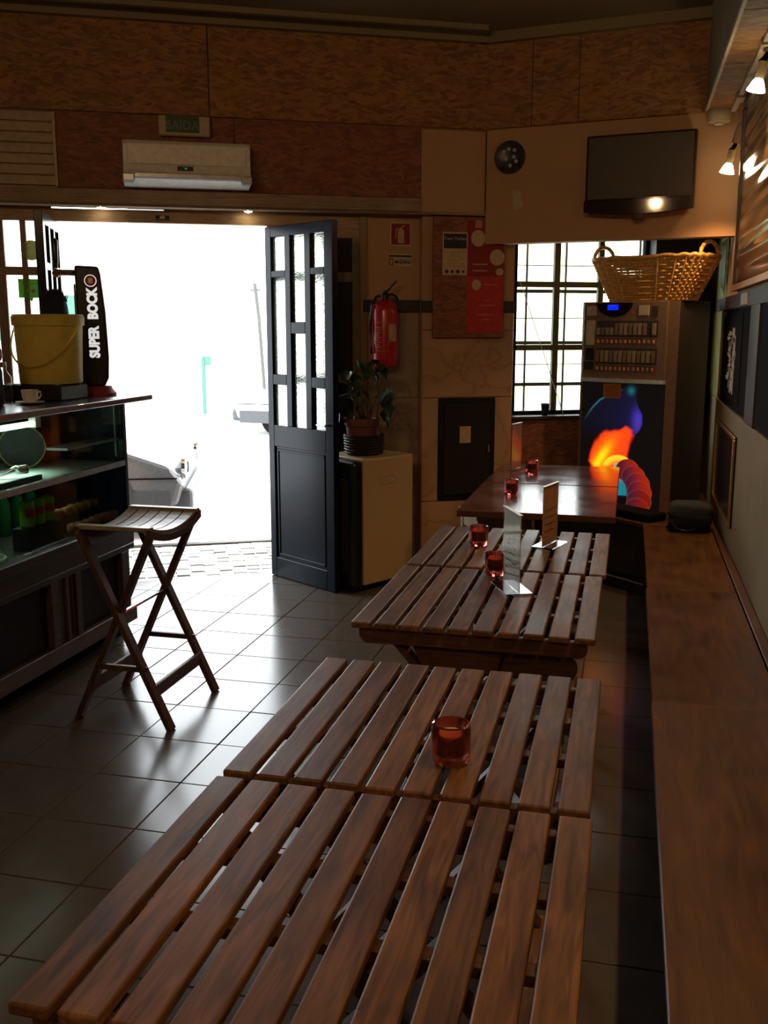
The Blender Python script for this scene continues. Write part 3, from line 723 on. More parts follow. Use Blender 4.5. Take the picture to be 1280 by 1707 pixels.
MB().tube([(.20, .06, .425), (.26, .07, .455), (.33, .072, .50)], .003, 6).build('cable', M_black, t, True)
t = thing('wall_plate', 'dark round decorated plate hanging left of the television', 'plate', (W0.x+.155*cos(WA), W0.y+.155*sin(WA), 2.637), WA)
MB().lathe([(0, 0), (.05, 0), (.085, .012), (.098, .022), (.096, .026), (.08, .018), (.05, .006), (0, .006)], 28, mt=Matrix.Translation((0, -.004, 0)) @ rm).build('plate', M_plate, t, True)
for k in range(7):
    a = k*2.4; MB().lathe([(0, 0), (.012, 0), (.012, .002), (0, .002)], 7, mt=Matrix.Translation((.05*cos(a)*(.5+.5*(k % 2)), -.0135-.006*(k % 2), .05*sin(a))) @ rm).build('glaze_spot', M_tag, t)
t = MB().prism([(-.03, .055), (.02, .06), (.028, -.01), (.05, -.045), (.02, -.06), (-.015, -.06), (-.02, 0)], 0, .003, rm).build('paper_scrap', M_cream)
t.location = (W0.x+.2*cos(WA), W0.y+.2*sin(WA)-.001, 2.385); t.rotation_euler = (0, 0, WA); tag(t, 'small pale torn paper scrap on the wall below the round plate', 'paper')
t = thing('ceiling_alarm', 'cream round alarm housing under the far end of the ceiling beam', 'alarm', (.43, 6.14, 2.80), 0)
MB().lathe([(0, 0), (.07, 0), (.072, -.03), (.06, -.065), (0, -.07)], 24).build('housing', M_cream, t, True)
MB().lathe([(.02, -.07), (.025, -.078), (0, -.08)], 12).build('sensor', M_white, t, True)

# cord across the window, cup and ornament on the sill
pts = []
for i in range(13):
    u = i/12; p = F(1.70+.33*u+.02*sin(pi*u), -.07+.05*u, 1.88-.92*u-.05*sin(pi*u)); pts.append(p)
pts = [F(1.69, -.07, 1.90)]+pts
t = MB().tube([p-Vector(pts[-1]) for p in pts], .003, 6).build('hanging_cord', M_tag, None, True); t.location = pts[-1]
tag(t, 'thin pale cord hanging diagonally across the barred window', 'cord')
t = thing('cup', 'small black cup on the window sill', 'cup', F(1.885, -.04, 1.005), 0)
MB().lathe([(0, 0), (.022, 0), (.031, .075), (.027, .075), (.02, .006), (0, .006)], 20).build('body', M_black, t, True)
MB().lathe([(.031, .075), (.033, .078), (.030, .080), (.027, .075)], 20).build('rim', M_rail, t, True)
t = thing('ornament', 'tiny red ball ornament on the window sill beside the vending machine', 'ornament', F(2.165, -.03, 1.005), 0)
MB().lathe([(0, 0), (.02, .002), (.024, .03), (.014, .035), (0, .036)], 16).build('base', M_wax, t, True)
MB().lathe([(0, .034), (.018, .04), (.025, .056), (.018, .073), (0, .078)], 16).build('ball', M_red, t, True)

# ================================================================== VENDING MACHINE
fr_ = Vector((.277, 6.3)); fl_ = Vector((-.307, 6.62)); MD = (fr_-fl_); MW = MD.length; MA = atan2(MD.y, MD.x); MZ = .452; MH = 1.756-MZ
t = thing('vending_machine', 'tall vending machine with a glowing orange and blue picture on its front', 'vending machine', (fl_.x, fl_.y, MZ), MA)
B(0, MW, .012, .43, 0, MH).build('cabinet', M_machd, t, bev=.006)
# front frame: left stile, right stile, top head
zT = 1.265-MZ     # bottom edge of the product panel
B(0, .018, 0, .012, 0, MH).build('front_stile', M_mach, t); B(MW-.065, MW, 0, .012, 0, MH).build('front_stile', M_mach, t)
B(.018, MW-.065, -.02, .012, zT+.01, MH).build('front_head', M_mach, t, bev=.004)
ar = [(.018+(MW-.083)*i/14, -.03-.02*sin(pi*i/14)) for i in range(15)]
MB().prism(ar+[(MW-.065, .0), (.018, .0)], zT-.012, zT+.012).build('bowed_trim', M_silver, t, True)
# LCD half-disc
hd = [(.24+.125*cos(pi+pi*i/16), MH-.008+.085*sin(pi+pi*i/16)) for i in range(17)]
dd = MB().prism(hd, .020, .028, rm).build('display_panel', M_blackm, t)
B(.195, .27, -.030, -.028, MH-.052, MH-.018).build('screen', M_lcd, t)
text('digits', '00000', .013, M_silver, t, (.232, -.031, MH-.026), TX)
# tags, slots and rows
def pp(x0, x1, z0, z1, mat, name, y=-.020, d=.006): return B(x0, x1, y-d, y, z0, z1).build(name, mat, t, bev=.001)
pp(.045, .115, MH-.085, MH-.025, M_tag, 'paper_tag'); pp(.41, .48, MH-.085, MH-.025, M_tag, 'paper_tag')
cs = pp(.50, .54, MH-.09, MH-.03, M_machd, 'coin_slot'); 
pp(.045, .105, MH-.27, MH-.115, M_tag, 'price_list'); pp(.045, .105, MH-.365, MH-.29, M_black, 'return_tray'); pp(.035, .102, MH-.425, MH-.375, M_dpanel, 'return_flap')
for z0 in (MH-.205, MH-.375):
    pp(.118, .545, z0-.012, z0+.088, M_machd, 'row_recess', d=.002)
    for k in range(13):
        x = .124+k*.0322
        if z0 > MH-.3 and k == 11: continue
        hgt = (.045 if k < 4 and z0 > MH-.3 else .072)
        B(x, x+.022, -.032, -.022, z0, z0+hgt).build('pack', [M_packa, M_packb, M_mach][(k*7+int(z0*100)) % 3], t)
    for k in range(13):
        x = .126+k*.0322
        B(x, x+.014, -.030, -.020, z0-.052, z0-.030).build('button', M_packb if k % 3 else M_pink, t, bev=.002)
    pp(.118, .545, z0-.06, z0-.022, M_terra, 'button_strip', d=.003)
# glowing picture: a fine grid carrying printed colours, lit from behind
AX0, AX1, AZ0, AZ1 = .020, MW-.067, .005, zT-.014
nx, nz = 130, 210
gx, gz = np.meshgrid(np.linspace(0, 1, nx+1), np.linspace(0, 1, nz+1))
X = 120+gx*960; Z = 1560-gz*1500      # coordinates of the drawing
def sm(a_, e0, e1): q = np.clip((a_-e0)/(e1-e0), 0, 1); return q*q*(3-2*q)
def pdist(px, py, poly):              # signed distance to polygon (negative inside)
    d = np.full(px.shape, 1e9); ins = np.zeros(px.shape, bool); n = len(poly)
    for i in range(n):
        (x1, y1), (x2, y2) = poly[i], poly[(i+1) % n]
        ex, ey = x2-x1, y2-y1; tt = np.clip(((px-x1)*ex+(py-y1)*ey)/(ex*ex+ey*ey), 0, 1)
        d = np.minimum(d, np.hypot(px-x1-tt*ex, py-y1-tt*ey))
        c_ = ((y1 > py) != (y2 > py)) & (px < (x2-x1)*(py-y1)/((y2-y1) or 1e-9)+x1); ins ^= c_
    return np.where(ins, -d, d)
rgb = np.zeros(X.shape+(3,)); rgb[:] = (.004, .003, .003)
def over(al, col):
    global rgb
    rgb = rgb*(1-al[..., None])+np.array(col)*al[..., None]
dB = pdist(X, Z, [(120, 560), (180, 470), (240, 370), (330, 270), (440, 200), (560, 150), (670, 105), (745, 110), (765, 240), (800, 350), (845, 430), (850, 540), (820, 620), (760, 690), (500, 720), (120, 900)])
inside = sm(-dB, -4, 10)
over(inside*(.35+.65*sm(X+Z*.2, 250, 900))*sm(-Z, -800, -500), (.008, .008, .034))
over(sm(-dB, -6, 4)*(1-sm(-dB, 4, 30))*sm(-Z, -560, -300)*sm(-X, -620, -520), (.03, .14, .20))
over(.9*np.exp(-((X-705)/38)**2-((Z-150)/45)**2), (.01, .16, .18))
over(inside*.95*np.exp(-((X-800)/70)**2-((Z-480)/130)**2), (.07, .04, .50))
over(inside*.45*np.exp(-((X-790)/50)**2-((Z-600)/90)**2), (.10, .05, .45))
dF = pdist(X, Z, [(225, 1040), (255, 930), (300, 800), (360, 700), (450, 650), (560, 640), (660, 590), (725, 620), (745, 690), (705, 790), (690, 900), (680, 1040), (560, 1120), (300, 1120)])
wob = 14*np.sin(X*.05)+10*np.sin(X*.021+Z*.03)
over(sm(-dF+wob*.5, -30, 35), (1.9, .075, .008))
ux, uz = (X-390)/1, (Z-960)/1; al = ux*.50+uz*-.87; ac = ux*.87+uz*.50
over(.95*np.exp(-(ac/75)**2)*np.exp(-(np.maximum(al, 0)/230)**2)*sm(-dF, -10, 40), (2.2, .42, .0))
over(.95*np.exp(-(ac/40)**2)*np.exp(-(np.maximum(al, 0)/130)**2)*sm(-dF, -10, 40), (2.4, .95, .01))
# pale to teal field under the arc
dT = pdist(X, Z, [(540, 1030), (620, 1030), (650, 1150), (690, 1260), (710, 1420), (480, 1440), (500, 1300)])
tz = sm(Z, 1080, 1290)[..., None]
col = (1-tz)*np.array((.42, .42, .36))+tz*np.array((.01, .24, .30)); al_ = sm(-dT, -8, 14)[..., None]; rgb = rgb*(1-al_)+col*al_
# chain of overlapping discs: first bright arc, then red shells
dA = np.hypot((X-590)/1.0, (Z-1130)/1.0)-200
over(sm(-dA, -2, 6)*(1-sm(-dA, 30, 120))*sm(-(Z), -1110, -1050), (1.8, .80, .03))
for k, (cx_, cz_, r_) in enumerate(((700, 1110, 140), (775, 1185, 140), (825, 1270, 145), (850, 1365, 145), (850, 1470, 145), (830, 1570, 140))):
    dd_ = np.hypot(X-cx_, Z-cz_)-r_
    m_ = sm(-dd_, -2, 4); sh = sm(X, cx_-r_*.9, cx_+r_*.7)[..., None]
    col = (1-sh)*np.array((.07, .01, .03))+sh*np.array((.40, .018, .006))*(1 if k < 4 else .6)
    rgb = rgb*(1-m_[..., None])+col*m_[..., None]
    over(m_*(1-sm(-dd_, 3, 9))*.45, (.50, .10, .05))
vs = np.stack([AX0+gx*(AX1-AX0), np.full(gx.shape, -.0015), AZ0+gz*(AZ1-AZ0)], -1).reshape(-1, 3)
ii = (np.arange(nz)[:, None]*(nx+1)+np.arange(nx)[None]).ravel()
fcs = np.stack([ii, ii+1, ii+nx+2, ii+nx+1], -1)
me = bpy.data.meshes.new('lit_picture'); me.from_pydata(vs.tolist(), [], fcs.tolist())
ca = me.color_attributes.new('print', 'FLOAT_COLOR', 'POINT')
ca.data.foreach_set('color', np.concatenate([rgb.reshape(-1, 3), np.ones((vs.shape[0], 1))], 1).astype(np.float32).ravel())
m, nt, N, L, b_ = nm('backlit_print'); at = N.new('ShaderNodeAttribute'); at.attribute_name = 'print'
b_.inputs['Base Color'].default_value = (.01, .01, .01, 1); b_.inputs['Roughness'].default_value = .5; b_.inputs['Specular IOR Level'].default_value = .15
L.new(at.outputs['Color'], b_.inputs['Emission Color']); b_.inputs['Emission Strength'].default_value = .9
me.materials.append(m); link('lit_picture', me, t)
B(AX0, AX1, -.001, .012, AZ0, AZ1).build('light_box', M_blackm, t)
B(.175, .30, -.006, -.003, AZ1-.10, AZ1-.005).build('orange_notice', M_orange, t)
lq = MB()
for k in range(6): lq.box(.185, .29, -.0068, -.006, AZ1-.088+k*.013, AZ1-.084+k*.013)
lq.build('notice_text', M_ink, t)

# wicker basket on the machine
ctr = Vector((.125, 6.53)); 
t = thing('wicker_basket', 'golden wicker laundry basket with two handles on top of the vending machine', 'basket', (ctr.x, ctr.y, 1.757), MA)
def bloop(u, off=0, n=96, amp=0, ph=0):  # rounded rectangle loop at height fraction u
    hx = .255+.115*u+off; hy = .120+.060*u+off; pts = []
    for i in range(n):
        a = 2*pi*i/n; ca_, sa_ = cos(a), sin(a); e = .42
        x = hx*math.copysign(abs(ca_)**e, ca_); y = hy*math.copysign(abs(sa_)**e, sa_)
        d = amp*cos(ph+i*pi/2); k_ = 1+d/hypot(x, y); pts.append((x*k_, y*k_, .008+.245*u))
    return pts
wv = MB(); R = 14
for j in range(R): wv.tube(bloop(j/(R-1)*.97, 0, 96, .009, pi*(j % 2)), .0092, 6, True)
o = wv.build('weave', M_wick, t, True); o['kind'] = 'stuff'
st = MB()
b0 = bloop(0); b1 = bloop(1)
for i in range(0, 96, 4): st.bar(Vector(b0[i+1])*1.0+Vector((b0[i+1][0]*.02, b0[i+1][1]*.04, 0)), Vector((b1[i+1][0]*1.02, b1[i+1][1]*1.04, b1[i+1][2])), .011, .011)
o = st.build('stakes', M_wick, t); o['kind'] = 'stuff'
MB().tube([(x, y, .262+.004*sin(i*1.2)) for i, (x, y, z) in enumerate(bloop(1.02, .004))], .013, 8, True).build('rim', M_wick, t, True)
hp = bloop(0, -.005, 40); MB().prism([(x, y) for x, y, z in hp], .002, .010).build('base', M_wick, t)
for sx_ in (-1, 1):
    hd_ = []
    for i in range(13):
        a = pi*i/12; hd_.append((sx_*.355+0*i, .125*cos(a), .26+.085*sin(a)))
    MB().tube(hd_, .011, 8).build('handle', M_wick, t, True)
    tw = [(sx_*.355+.012*cos(i*1.7), .125*cos(pi*i/36)+.0, .26+.085*sin(pi*i/36)+.012*sin(i*1.7)) for i in range(37)]
    MB().tube(tw, .005, 5).build('handle_binding', M_wick, t, True)

# ================================================================== RIGHT WALL DECOR
t = thing('wall_picture', 'large varnished picture reflecting the spotlights, high on the right wall', 'picture', (.56, 4.4, 1.79), 0)
B(-.02, 0, -1.7, 1.42, .035, .95).build('canvas', M_foil, t)
B(-.032, 0, -1.7, 1.45, 0, .035).build('frame', M_copper, t, bev=.003)
B(-.032, 0, 1.42, 1.45, .035, .95).build('frame', M_dwood, t, bev=.003)
B(-.032, 0, -1.7, 1.45, .95, .985).build('frame', M_dwood, t, bev=.003)
t = thing('painted_panel', 'narrow green and yellow painted panel at the far end of the right wall', 'painting', (.56, 6.6, 1.75), 0)
B(-.012, 0, -.13, .45, .0, .42).build('panel', M_grn, t, bev=.002)
for k in range(5):
    y = -.09+k*.09; MB().prism([(y, .05+.02*k), (y+.05, .16), (y+.03, .38), (y-.01, .30)], .012, .02, Matrix(((0, 0, -1, 0), (1, 0, 0, 0), (0, 1, 0, 0), (0, 0, 0, 1)))).build('painted_leaf', M_grn2, t)
t = thing('black_poster', 'black poster with ragged white lettering on the right wall', 'poster', (.548, 5.75, 1.20), 0)
B(-.004, 0, -.42, .38, 0, .47).build('sheet', M_blackm, t)
lt = random.Random(5); q = MB()
for k in range(46):
    y = lt.uniform(-.16, .20); z = .10+lt.random()*.26; l_ = lt.uniform(.015, .05)
    q.box(-.006, -.004, y, y+lt.uniform(.04, .12), z, z+lt.uniform(.006, .03))
for k in range(12):
    y = lt.uniform(-.12, .14); q.box(-.006, -.004, y, y+.02, lt.uniform(.03, .12), lt.uniform(.3, .40))
q.build('lettering', M_txtw, t)
t = thing('framed_panel', 'dark panel in a thin brass frame low on the right wall above the bench', 'picture', (.545, 5.9, .58), 0)
B(-.008, 0, -.66, .40, 0, .47).build('panel', M_black, t)
for a in ((-.66, .40, .455, .47), (-.66, .40, 0, .015), (-.66, -.645, .015, .455), (.385, .40, .015, .455)):
    B(-.020, 0, *a).build('frame', M_brass, t, bev=.002)
t = B(-.008, 0, -.13, .13, 0, .055).build('wall_label', M_tag); t.location = (.535, 5.2, 1.708); tag(t, 'small pale blank tile on the ledge of the right wall', 'tile')
t['category'] = 'tile'

# track spotlights
tr = thing('lighting_track', 'pale lighting track under the beam along the right wall', 'track', (.50, 3.4, 2.80), 0)
B(-.014, .014, -3.2, 2.7, -.022, 0).build('rail', M_cream, tr, bev=.002)
for y in (-1.2, .4, 1.35, 1.9, 2.35): B(-.02, .02, y-.06, y+.06, -.034, -.004).build('connector', M_cream, tr, bev=.003)
LY = [(4.74, 2.60, 12), (5.97, 2.44, 11), (3.35, 2.62, -10), (1.9, 2.62, 8), (.5, 2.62, 5)]
LL = ['nearer glowing warm spotlight hanging from the track by the large picture', 'farther glowing warm spotlight hanging near the television']
for k, (y, z, ti) in enumerate(LY):
    t = thing('spotlight', LL[k] if k < 2 else 'warm spotlight hanging from the track, '+['third along from the television', 'fourth along from the television', 'fifth along from the television'][k-2], 'spotlight', (.475, y, z), radians(15*k), 'spotlights on the right wall track')
    bx = Matrix.Rotation(radians(ti), 4, 'Y')
    MB().lathe([(0, .0), (.030, 0), (.040, -.004), (.024, .035), (.012, .05), (0, .052)], 20, mt=bx).build('bulb', M_bulb, t, True)
    MB().lathe([(0, .045), (.018, .045), (.020, .07), (.020, .115), (0, .118)], 16, mt=bx).build('lamp_holder', M_cream, t, True)
    MB().lathe([(0, 0), (.022, 0), (.020, .10), (.008, .115), (0, .116)], 16, mt=Matrix.Translation((.04, .01, .15)) @ Matrix.Rotation(radians(14), 4, 'Y')).build('ballast', M_cream, t, True)
    MB().tube([(.01, 0, .11), (.03, .005, .13), (.045, .01, .155)], .012, 8).build('joint', M_blackm, t, True)
    R_ = Matrix.Rotation(-radians(15*k), 4, 'Z'); top = R_ @ Vector((.025, 0, 2.758-z))
    MB().tube([(.066, .01, .262), (top.x+.0, top.y, top.z)], .003, 6).build('cord', M_cream, t, True)
    light('spotlight_beam', 'SPOT', (.470, y, z-.025), 36 if k < 2 else 30, (1, .56, .22), (0, radians(6), 0), spot_size=radians(105), spot_blend=.7, shadow_soft_size=.035)

# ================================================================== BENCH
t = thing('wall_bench', 'long brown wooden bench along the right wall', 'bench', (0, 0, 0), 0)
for x0, y0, y1, dz in ((.120, 4.445, 5.93, 0), (.115, 3.03, 4.435, 0), (.112, .3, 3.022, .004)):
    B(x0, .502, y0, y1, .425, .45+dz).build('seat_board', M_bench, t, bev=.003)
B(.506, .543, .3, 5.93, .40, .456).build('back_strip', M_bench, t, bev=.003)
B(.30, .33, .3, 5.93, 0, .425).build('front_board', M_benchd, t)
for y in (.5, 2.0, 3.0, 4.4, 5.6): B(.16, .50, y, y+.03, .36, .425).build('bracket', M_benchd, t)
t = thing('corner_bench', 'dark corner bench platform under the vending machine', 'bench', (0, 0, 0), 0)
fp = [F(2.25, .10, 0), F(3.05, .03, 0)]
poly = [(.118, 5.94), (.543, 5.94), (.543, 7.18), (fp[0].x, fp[0].y-.02), (-.47, 6.50)]
MB().prism(poly, .425, .45).build('seat_board', M_bench, t, bev=.003)
MB().prism([(.14, 5.98), (.50, 5.98), (.50, 7.1), (fp[0].x+.02, fp[0].y-.04), (-.43, 6.52)], .11, .425).build('front_board', M_benchd, t)
MB().prism([(.145, 5.96), (.50, 5.96), (.50, 7.1), (fp[0].x+.02, fp[0].y-.04), (-.44, 6.50)], 0, .11).build('plinth', M_black, t, bev=.004)
MB().bar((.135, 5.952, .075), (-.445, 6.495, .075), .006, .006).build('plinth_strip', M_silver, t)
t = MB().prism([(-.27, 0), (.235, 0), (.235, .16), (-.25, .16)], 0, .05).build('flat_cushion', M_blackm, None, bev=.012, seg=2)
t.location = (-.02, 6.115, .4505); t.rotation_euler = (0, 0, atan2(-.56, .585)); tag(t, 'flat black cushion on the corner bench in front of the vending machine', 'cushion')

def lump(name, mat, parent, sx_, sy_, sz_, seed, loc=(0, 0, 0), amp=.12, sub=3):
    bm = bmesh.new(); bmesh.ops.create_icosphere(bm, subdivisions=sub, radius=1)
    r0 = random.Random(seed); ks = [(r0.uniform(1, 4), r0.uniform(1, 4), r0.uniform(1, 4), r0.uniform(0, 6)) for _ in range(6)]
    for v in bm.verts:
        p = v.co.copy(); q_ = sum(sin(p.x*a+p.y*b+p.z*c+d) for a, b, c, d in ks)/6
        p = Vector([math.copysign(abs(c)**.6, c) for c in p])*(1+amp*q_*2)
        v.co = Vector((p.x*sx_, p.y*sy_, max(-.98, p.z)*sz_))+Vector(loc)
    me = bpy.data.meshes.new(name); bm.to_mesh(me); bm.free(); me.materials.append(mat); me.shade_smooth()
    return link(name, me, parent)
t = thing('black_bag', 'black bag lying on the far end of the wall bench', 'bag', (.37, 5.80, .452), 0)
lump('body', M_blackm, t, .125, .10, .048, 4, (0, 0, .047))
MB().tube([(-.10, -.10, .06), (-.07, -.13, .03), (-.02, -.135, .02), (.03, -.12, .03)], .006, 6).build('strap', M_black, t, True)
t = thing('folded_jacket', 'dark grey jacket folded behind the black bag on the bench', 'jacket', (.38, 6.08, .452), 0)
lump('body', M_cloth, t, .125, .12, .062, 9, (0.01, 0, .06))
lump('sleeve', M_cloth, t, .04, .08, .03, 12, (-.06, -.05, .03))

# ================================================================== TABLES
def slat_table(label, x0, x1, y0, y1):
    W = x1-x0; D = y1-y0; t = thing('slatted_table', label, 'table', (x0, y0, 0), 0, 'slatted folding tables pushed together')
    n = 10; pitch = W/(n-.24); sw = pitch*.80
    me = None
    for k in range(n):
        if me is None:
            bm_ = B(0, sw, 0, D, .721, .74).build('slat', M_slat, t, bev=.004, seg=2); me = bm_
        else:
            c = me.copy(); COL.objects.link(c); c.name = 'slat'; c.location = (k*pitch+random.uniform(-.001, .001), random.uniform(-.002, .002), random.uniform(-.001, .001))
    prof = [(.02, .721), (.02, .690), (.035, .672), (W-.035, .672), (W-.02, .690), (W-.02, .721)]
    for yy in (.02, D-.042):
        MB().prism(prof[::-1] if False else prof, -yy-.022, -yy, rm).build('end_rail', M_slatx, t, bev=.003)
    for yy in (D*.36, D*.64): B(.02, W-.02, yy, yy+.03, .70, .721).build('batten', M_slatx, t, bev=.002)
    for yy, sg in ((.085, 1), (.112, -1), (D-.135, 1), (D-.108, -1)):
        xa, xb = (.10, W-.02) if sg > 0 else (W-.10, .02)
        MB().bar((xa, yy+.011, .685), (xb, yy+.011, .0), .022, .045, (0, 1, 0)).build('leg', M_leg, t, bev=.003)
    MB().prism([(.17, .672), (.21, .59), (.43, .59), (.45, .672)][::-1], -.075, -.055, rm).build('cross_board', M_slatx, t, bev=.003)
    ra = [(.62+.042*cos(radians(a)), .618+.042*sin(radians(a))) for a in range(-90, 91, 15)]
    MB().prism([(.36, .660), (.36, .576)]+ra, -.100, -.078, rm).build('folding_arm', M_slatx, t, bev=.003)
    B(W-.14, W-.11, .085, D-.085, .09, .13).build('stretcher', M_slat, t, bev=.003)
    B(.11, .14, .085, D-.085, .09, .13).build('stretcher', M_slat, t, bev=.003)
    MB().tube([(W/2, .08, .345), (W/2, D-.08, .345)], .008, 8).build('pivot_rod', M_chrome, t, True)
    return t
slat_table('nearest slatted wooden folding table, cut off by the bottom of the frame', -.747, -.030, .985, 1.664)
slat_table('slatted folding table with one large red candle glass, second from the front', -.745, -.036, 1.686, 2.386)
slat_table('slatted folding table holding the pale menu stand, third from the front', -.770, -.060, 2.705, 3.437)
slat_table('slatted folding table holding the orange menu stand, behind the pale one', -.768, -.050, 3.460, 4.186)
for lab, y0, y1 in (('dark solid-topped table with a red candle glass, nearer of the two glossy ones', 4.572, 5.450),
                    ('farthest dark solid-topped table, below the barred window', 5.468, 6.262)):
    t = thing('solid_table', lab, 'table', (-.772, y0, 0), 0, 'dark solid-topped tables'); W = .742; D = y1-y0
    if y0 > 5: poly = [(0, 0), (W, 0), (W, D), (.01, D)]
    else: poly = [(0, 0), (W, 0), (W, D), (0, D)]
    MB().prism(poly, .708, .74).build('tabletop', M_tab, t, bev=.004, seg=2)
    B(W/2-.035, W/2+.035, D/2-.035, D/2+.035, .03, .69).build('column', M_black, t, bev=.004)
    B(.12, W-.12, D/2-.03, D/2+.03, .0, .03).build('foot', M_black, t, bev=.004)
    B(W/2-.03, W/2+.03, .15, D-.15, .0, .03).build('foot', M_black, t, bev=.004)
    B(.15, W-.15, .18, D-.18, .69, .708).build('top_plate', M_black, t)
# small pale stool under it
t = thing('low_stool', 'low pale wooden stool under the nearer dark solid table', 'stool', (-.66, 5.16, 0), radians(28))
B(-.16, .16, -.15, .15, .615, .64).build('seat', M_lwood, t, bev=.004)
for x in (-.15, .11):
    for y in (-.14, .10): B(x, x+.04, y, y+.04, 0, .615).build('leg', M_lwoodz, t, bev=.003)
for a in ((-.11, .11, -.135, -.115), (-.11, .11, .115, .135), (-.145, -.125, -.10, .10), (.125, .145, -.10, .10)):
    B(*a, .55, .61).build('apron', M_lwood, t)

# candle glasses
def candle(label, x, y, s=1.0, z=.74):
    t = thing('candle_glass', label, 'candle holder', (x, y, z+.0015), 0, 'red glass candle holders on the tables')
    MB().lathe([(0, 0), (.034*s, 0), (.0385*s, .006*s), (.040*s, .02*s), (.040*s, .070*s), (.038*s, .080*s), (.0335*s, .082*s), (.031*s, .075*s), (.030*s, .026*s), (.024*s, .020*s), (0, .018*s)], 36).build('glass', M_redg, t, True)
    MB().lathe([(0, .021*s), (.026*s, .022*s), (.029*s, .028*s), (.029*s, .057*s), (.027*s, .060*s), (0, .058*s)], 28).build('candle', M_wax, t, True)
    MB().tube([(0, 0, .058*s), (.001, 0, .068*s)], .0012, 5).build('wick', M_black, t, True)
candle('large red glass candle holder alone on the second slatted table', -.314, 1.833, 1.0)
candle('red glass candle holder farther left, beside the seam of the middle tables', -.556, 3.83, .97)
candle('red glass candle holder right behind the pale menu stand', -.428, 3.37, .97)
candle('red glass candle holder on the nearer dark solid table', -.574, 5.10, .95)
candle('red glass candle holder on the farthest dark table, by the clear menu stand', -.54, 5.88, .95)
# menu stands
def stand(label, x, y, ang, sheet, hh=.25, ll=.165, lines=None):
    t = thing('menu_stand', label, 'menu holder', (x, y, .7412), ang, 'acrylic menu stands on the tables')
    B(-ll/2, ll/2, -.045, .045, 0, .004).build('base', M_acr, t)
    B(-ll/2, ll/2, -.0045, -.0025, .004, hh).build('front_sheet', M_standg, t)
    B(-ll/2, ll/2, .0025, .0045, .004, hh).build('back_sheet', M_standg, t)
    B(-ll/2, ll/2, -.006, .006, hh, hh+.002).build('top_edge', M_white, t)
    if sheet:
        B(-ll/2+.003, ll/2-.003, -.001, .001, .006, hh-.003).build('menu', sheet, t)
        if lines:
            q_ = MB()
            for k in range(4): q_.box(-.06+.01*(k % 2), .05, -.0018, -.001, .06+k*.028, .064+k*.028); q_.box(-.06+.01*(k % 2), .05, .001, .0018, .06+k*.028, .064+k*.028)
            q_.build('print', lines, t)
    return t
stand('clear menu stand with a pale printed sheet, nearest of the stands', -.352, 3.20, atan2(-.178, .079), M_menu, .262, .185, M_dpanel)
stand('clear menu stand with an orange-brown sheet, behind the pale one', -.280, 3.90, atan2(.151, .046), M_menuo, .245, .165, M_slatx)
stand('empty-looking clear menu stand on the farthest dark table', -.650, 6.02, atan2(.16, .05), M_menup, .28, .15)

# ================================================================== BAR STOOL
t = thing('folding_stool', 'tall folding wooden stool with a curved slatted seat beside the glass counter', 'stool', (-1.945, 3.65, 0), 0)
YN, YF = -.222, .222
def sz(y): return .800+.045*(y/.23)**2-.012
rows = 9
for k in range(6):
    x0 = -.158+k*.0535; x1 = x0+.047; mb = MB(); vs = []; fs = []
    for i in range(rows+1):
        y = -.20+.40*i/rows; z = sz(y); vs += [(x0, y, z), (x1, y, z), (x1, y, z-.014), (x0, y, z-.014)]
    for i in range(rows):
        a = i*4; fs += [(a, a+4, a+5, a+1), (a+1, a+5, a+6, a+2), (a+2, a+6, a+7, a+3), (a+3, a+7, a+4, a)]
    fs += [(0, 1, 2, 3), (rows*4+3, rows*4+2, rows*4+1, rows*4)]
    mb.add(vs, fs).build('slat', M_seat, t)
for y0 in (-.235, .199):
    z = sz(y0+.018); B(-.16, .163, y0, y0+.036, z-.016, z+.002).build('seat_end', M_seat, t, bev=.003)
for x in (-.160, .150):      # curved side rails
    mb = MB(); vs = []; fs = []
    for i in range(rows+1):
        y = -.235+.47*i/rows; z = sz(y)-.014; vs += [(x, y, z), (x+.018, y, z), (x+.018, y, z-.030), (x, y, z-.030)]
    for i in range(rows):
        a = i*4; fs += [(a, a+4, a+5, a+1), (a+1, a+5, a+6, a+2), (a+2, a+6, a+7, a+3), (a+3, a+7, a+4, a)]
    fs += [(0, 1, 2, 3), (rows*4+3, rows*4+2, rows*4+1, rows*4)]
    mb.add(vs, fs).build('side_rail', M_leg, t)
for yy, e in ((YN, 1), (YF, -1)):
    MB().bar((-.15, yy, .80), (.215, yy, .0), .024, .044, (0, 1, 0)).build('leg', M_leg, t, bev=.003)
    MB().bar((.15, yy+e*.026, .80), (-.215, yy+e*.026, .0), .024, .044, (0, 1, 0)).build('leg', M_leg, t, bev=.003)
    B(-.10, .12, yy-.008, yy+.008, .235, .257).build('stretcher', M_leg, t)
B(.135, .153, YN, YF, .125, .18).build('foot_rest', M_leg, t, bev=.003)
B(-.153, -.135, YN, YF, .125, .18).build('foot_rest', M_leg, t, bev=.003)
MB().tube([(0, YN-.012, .465), (0, YF+.012, .465)], .008, 8).build('pivot_rod', M_chrome, t, True)

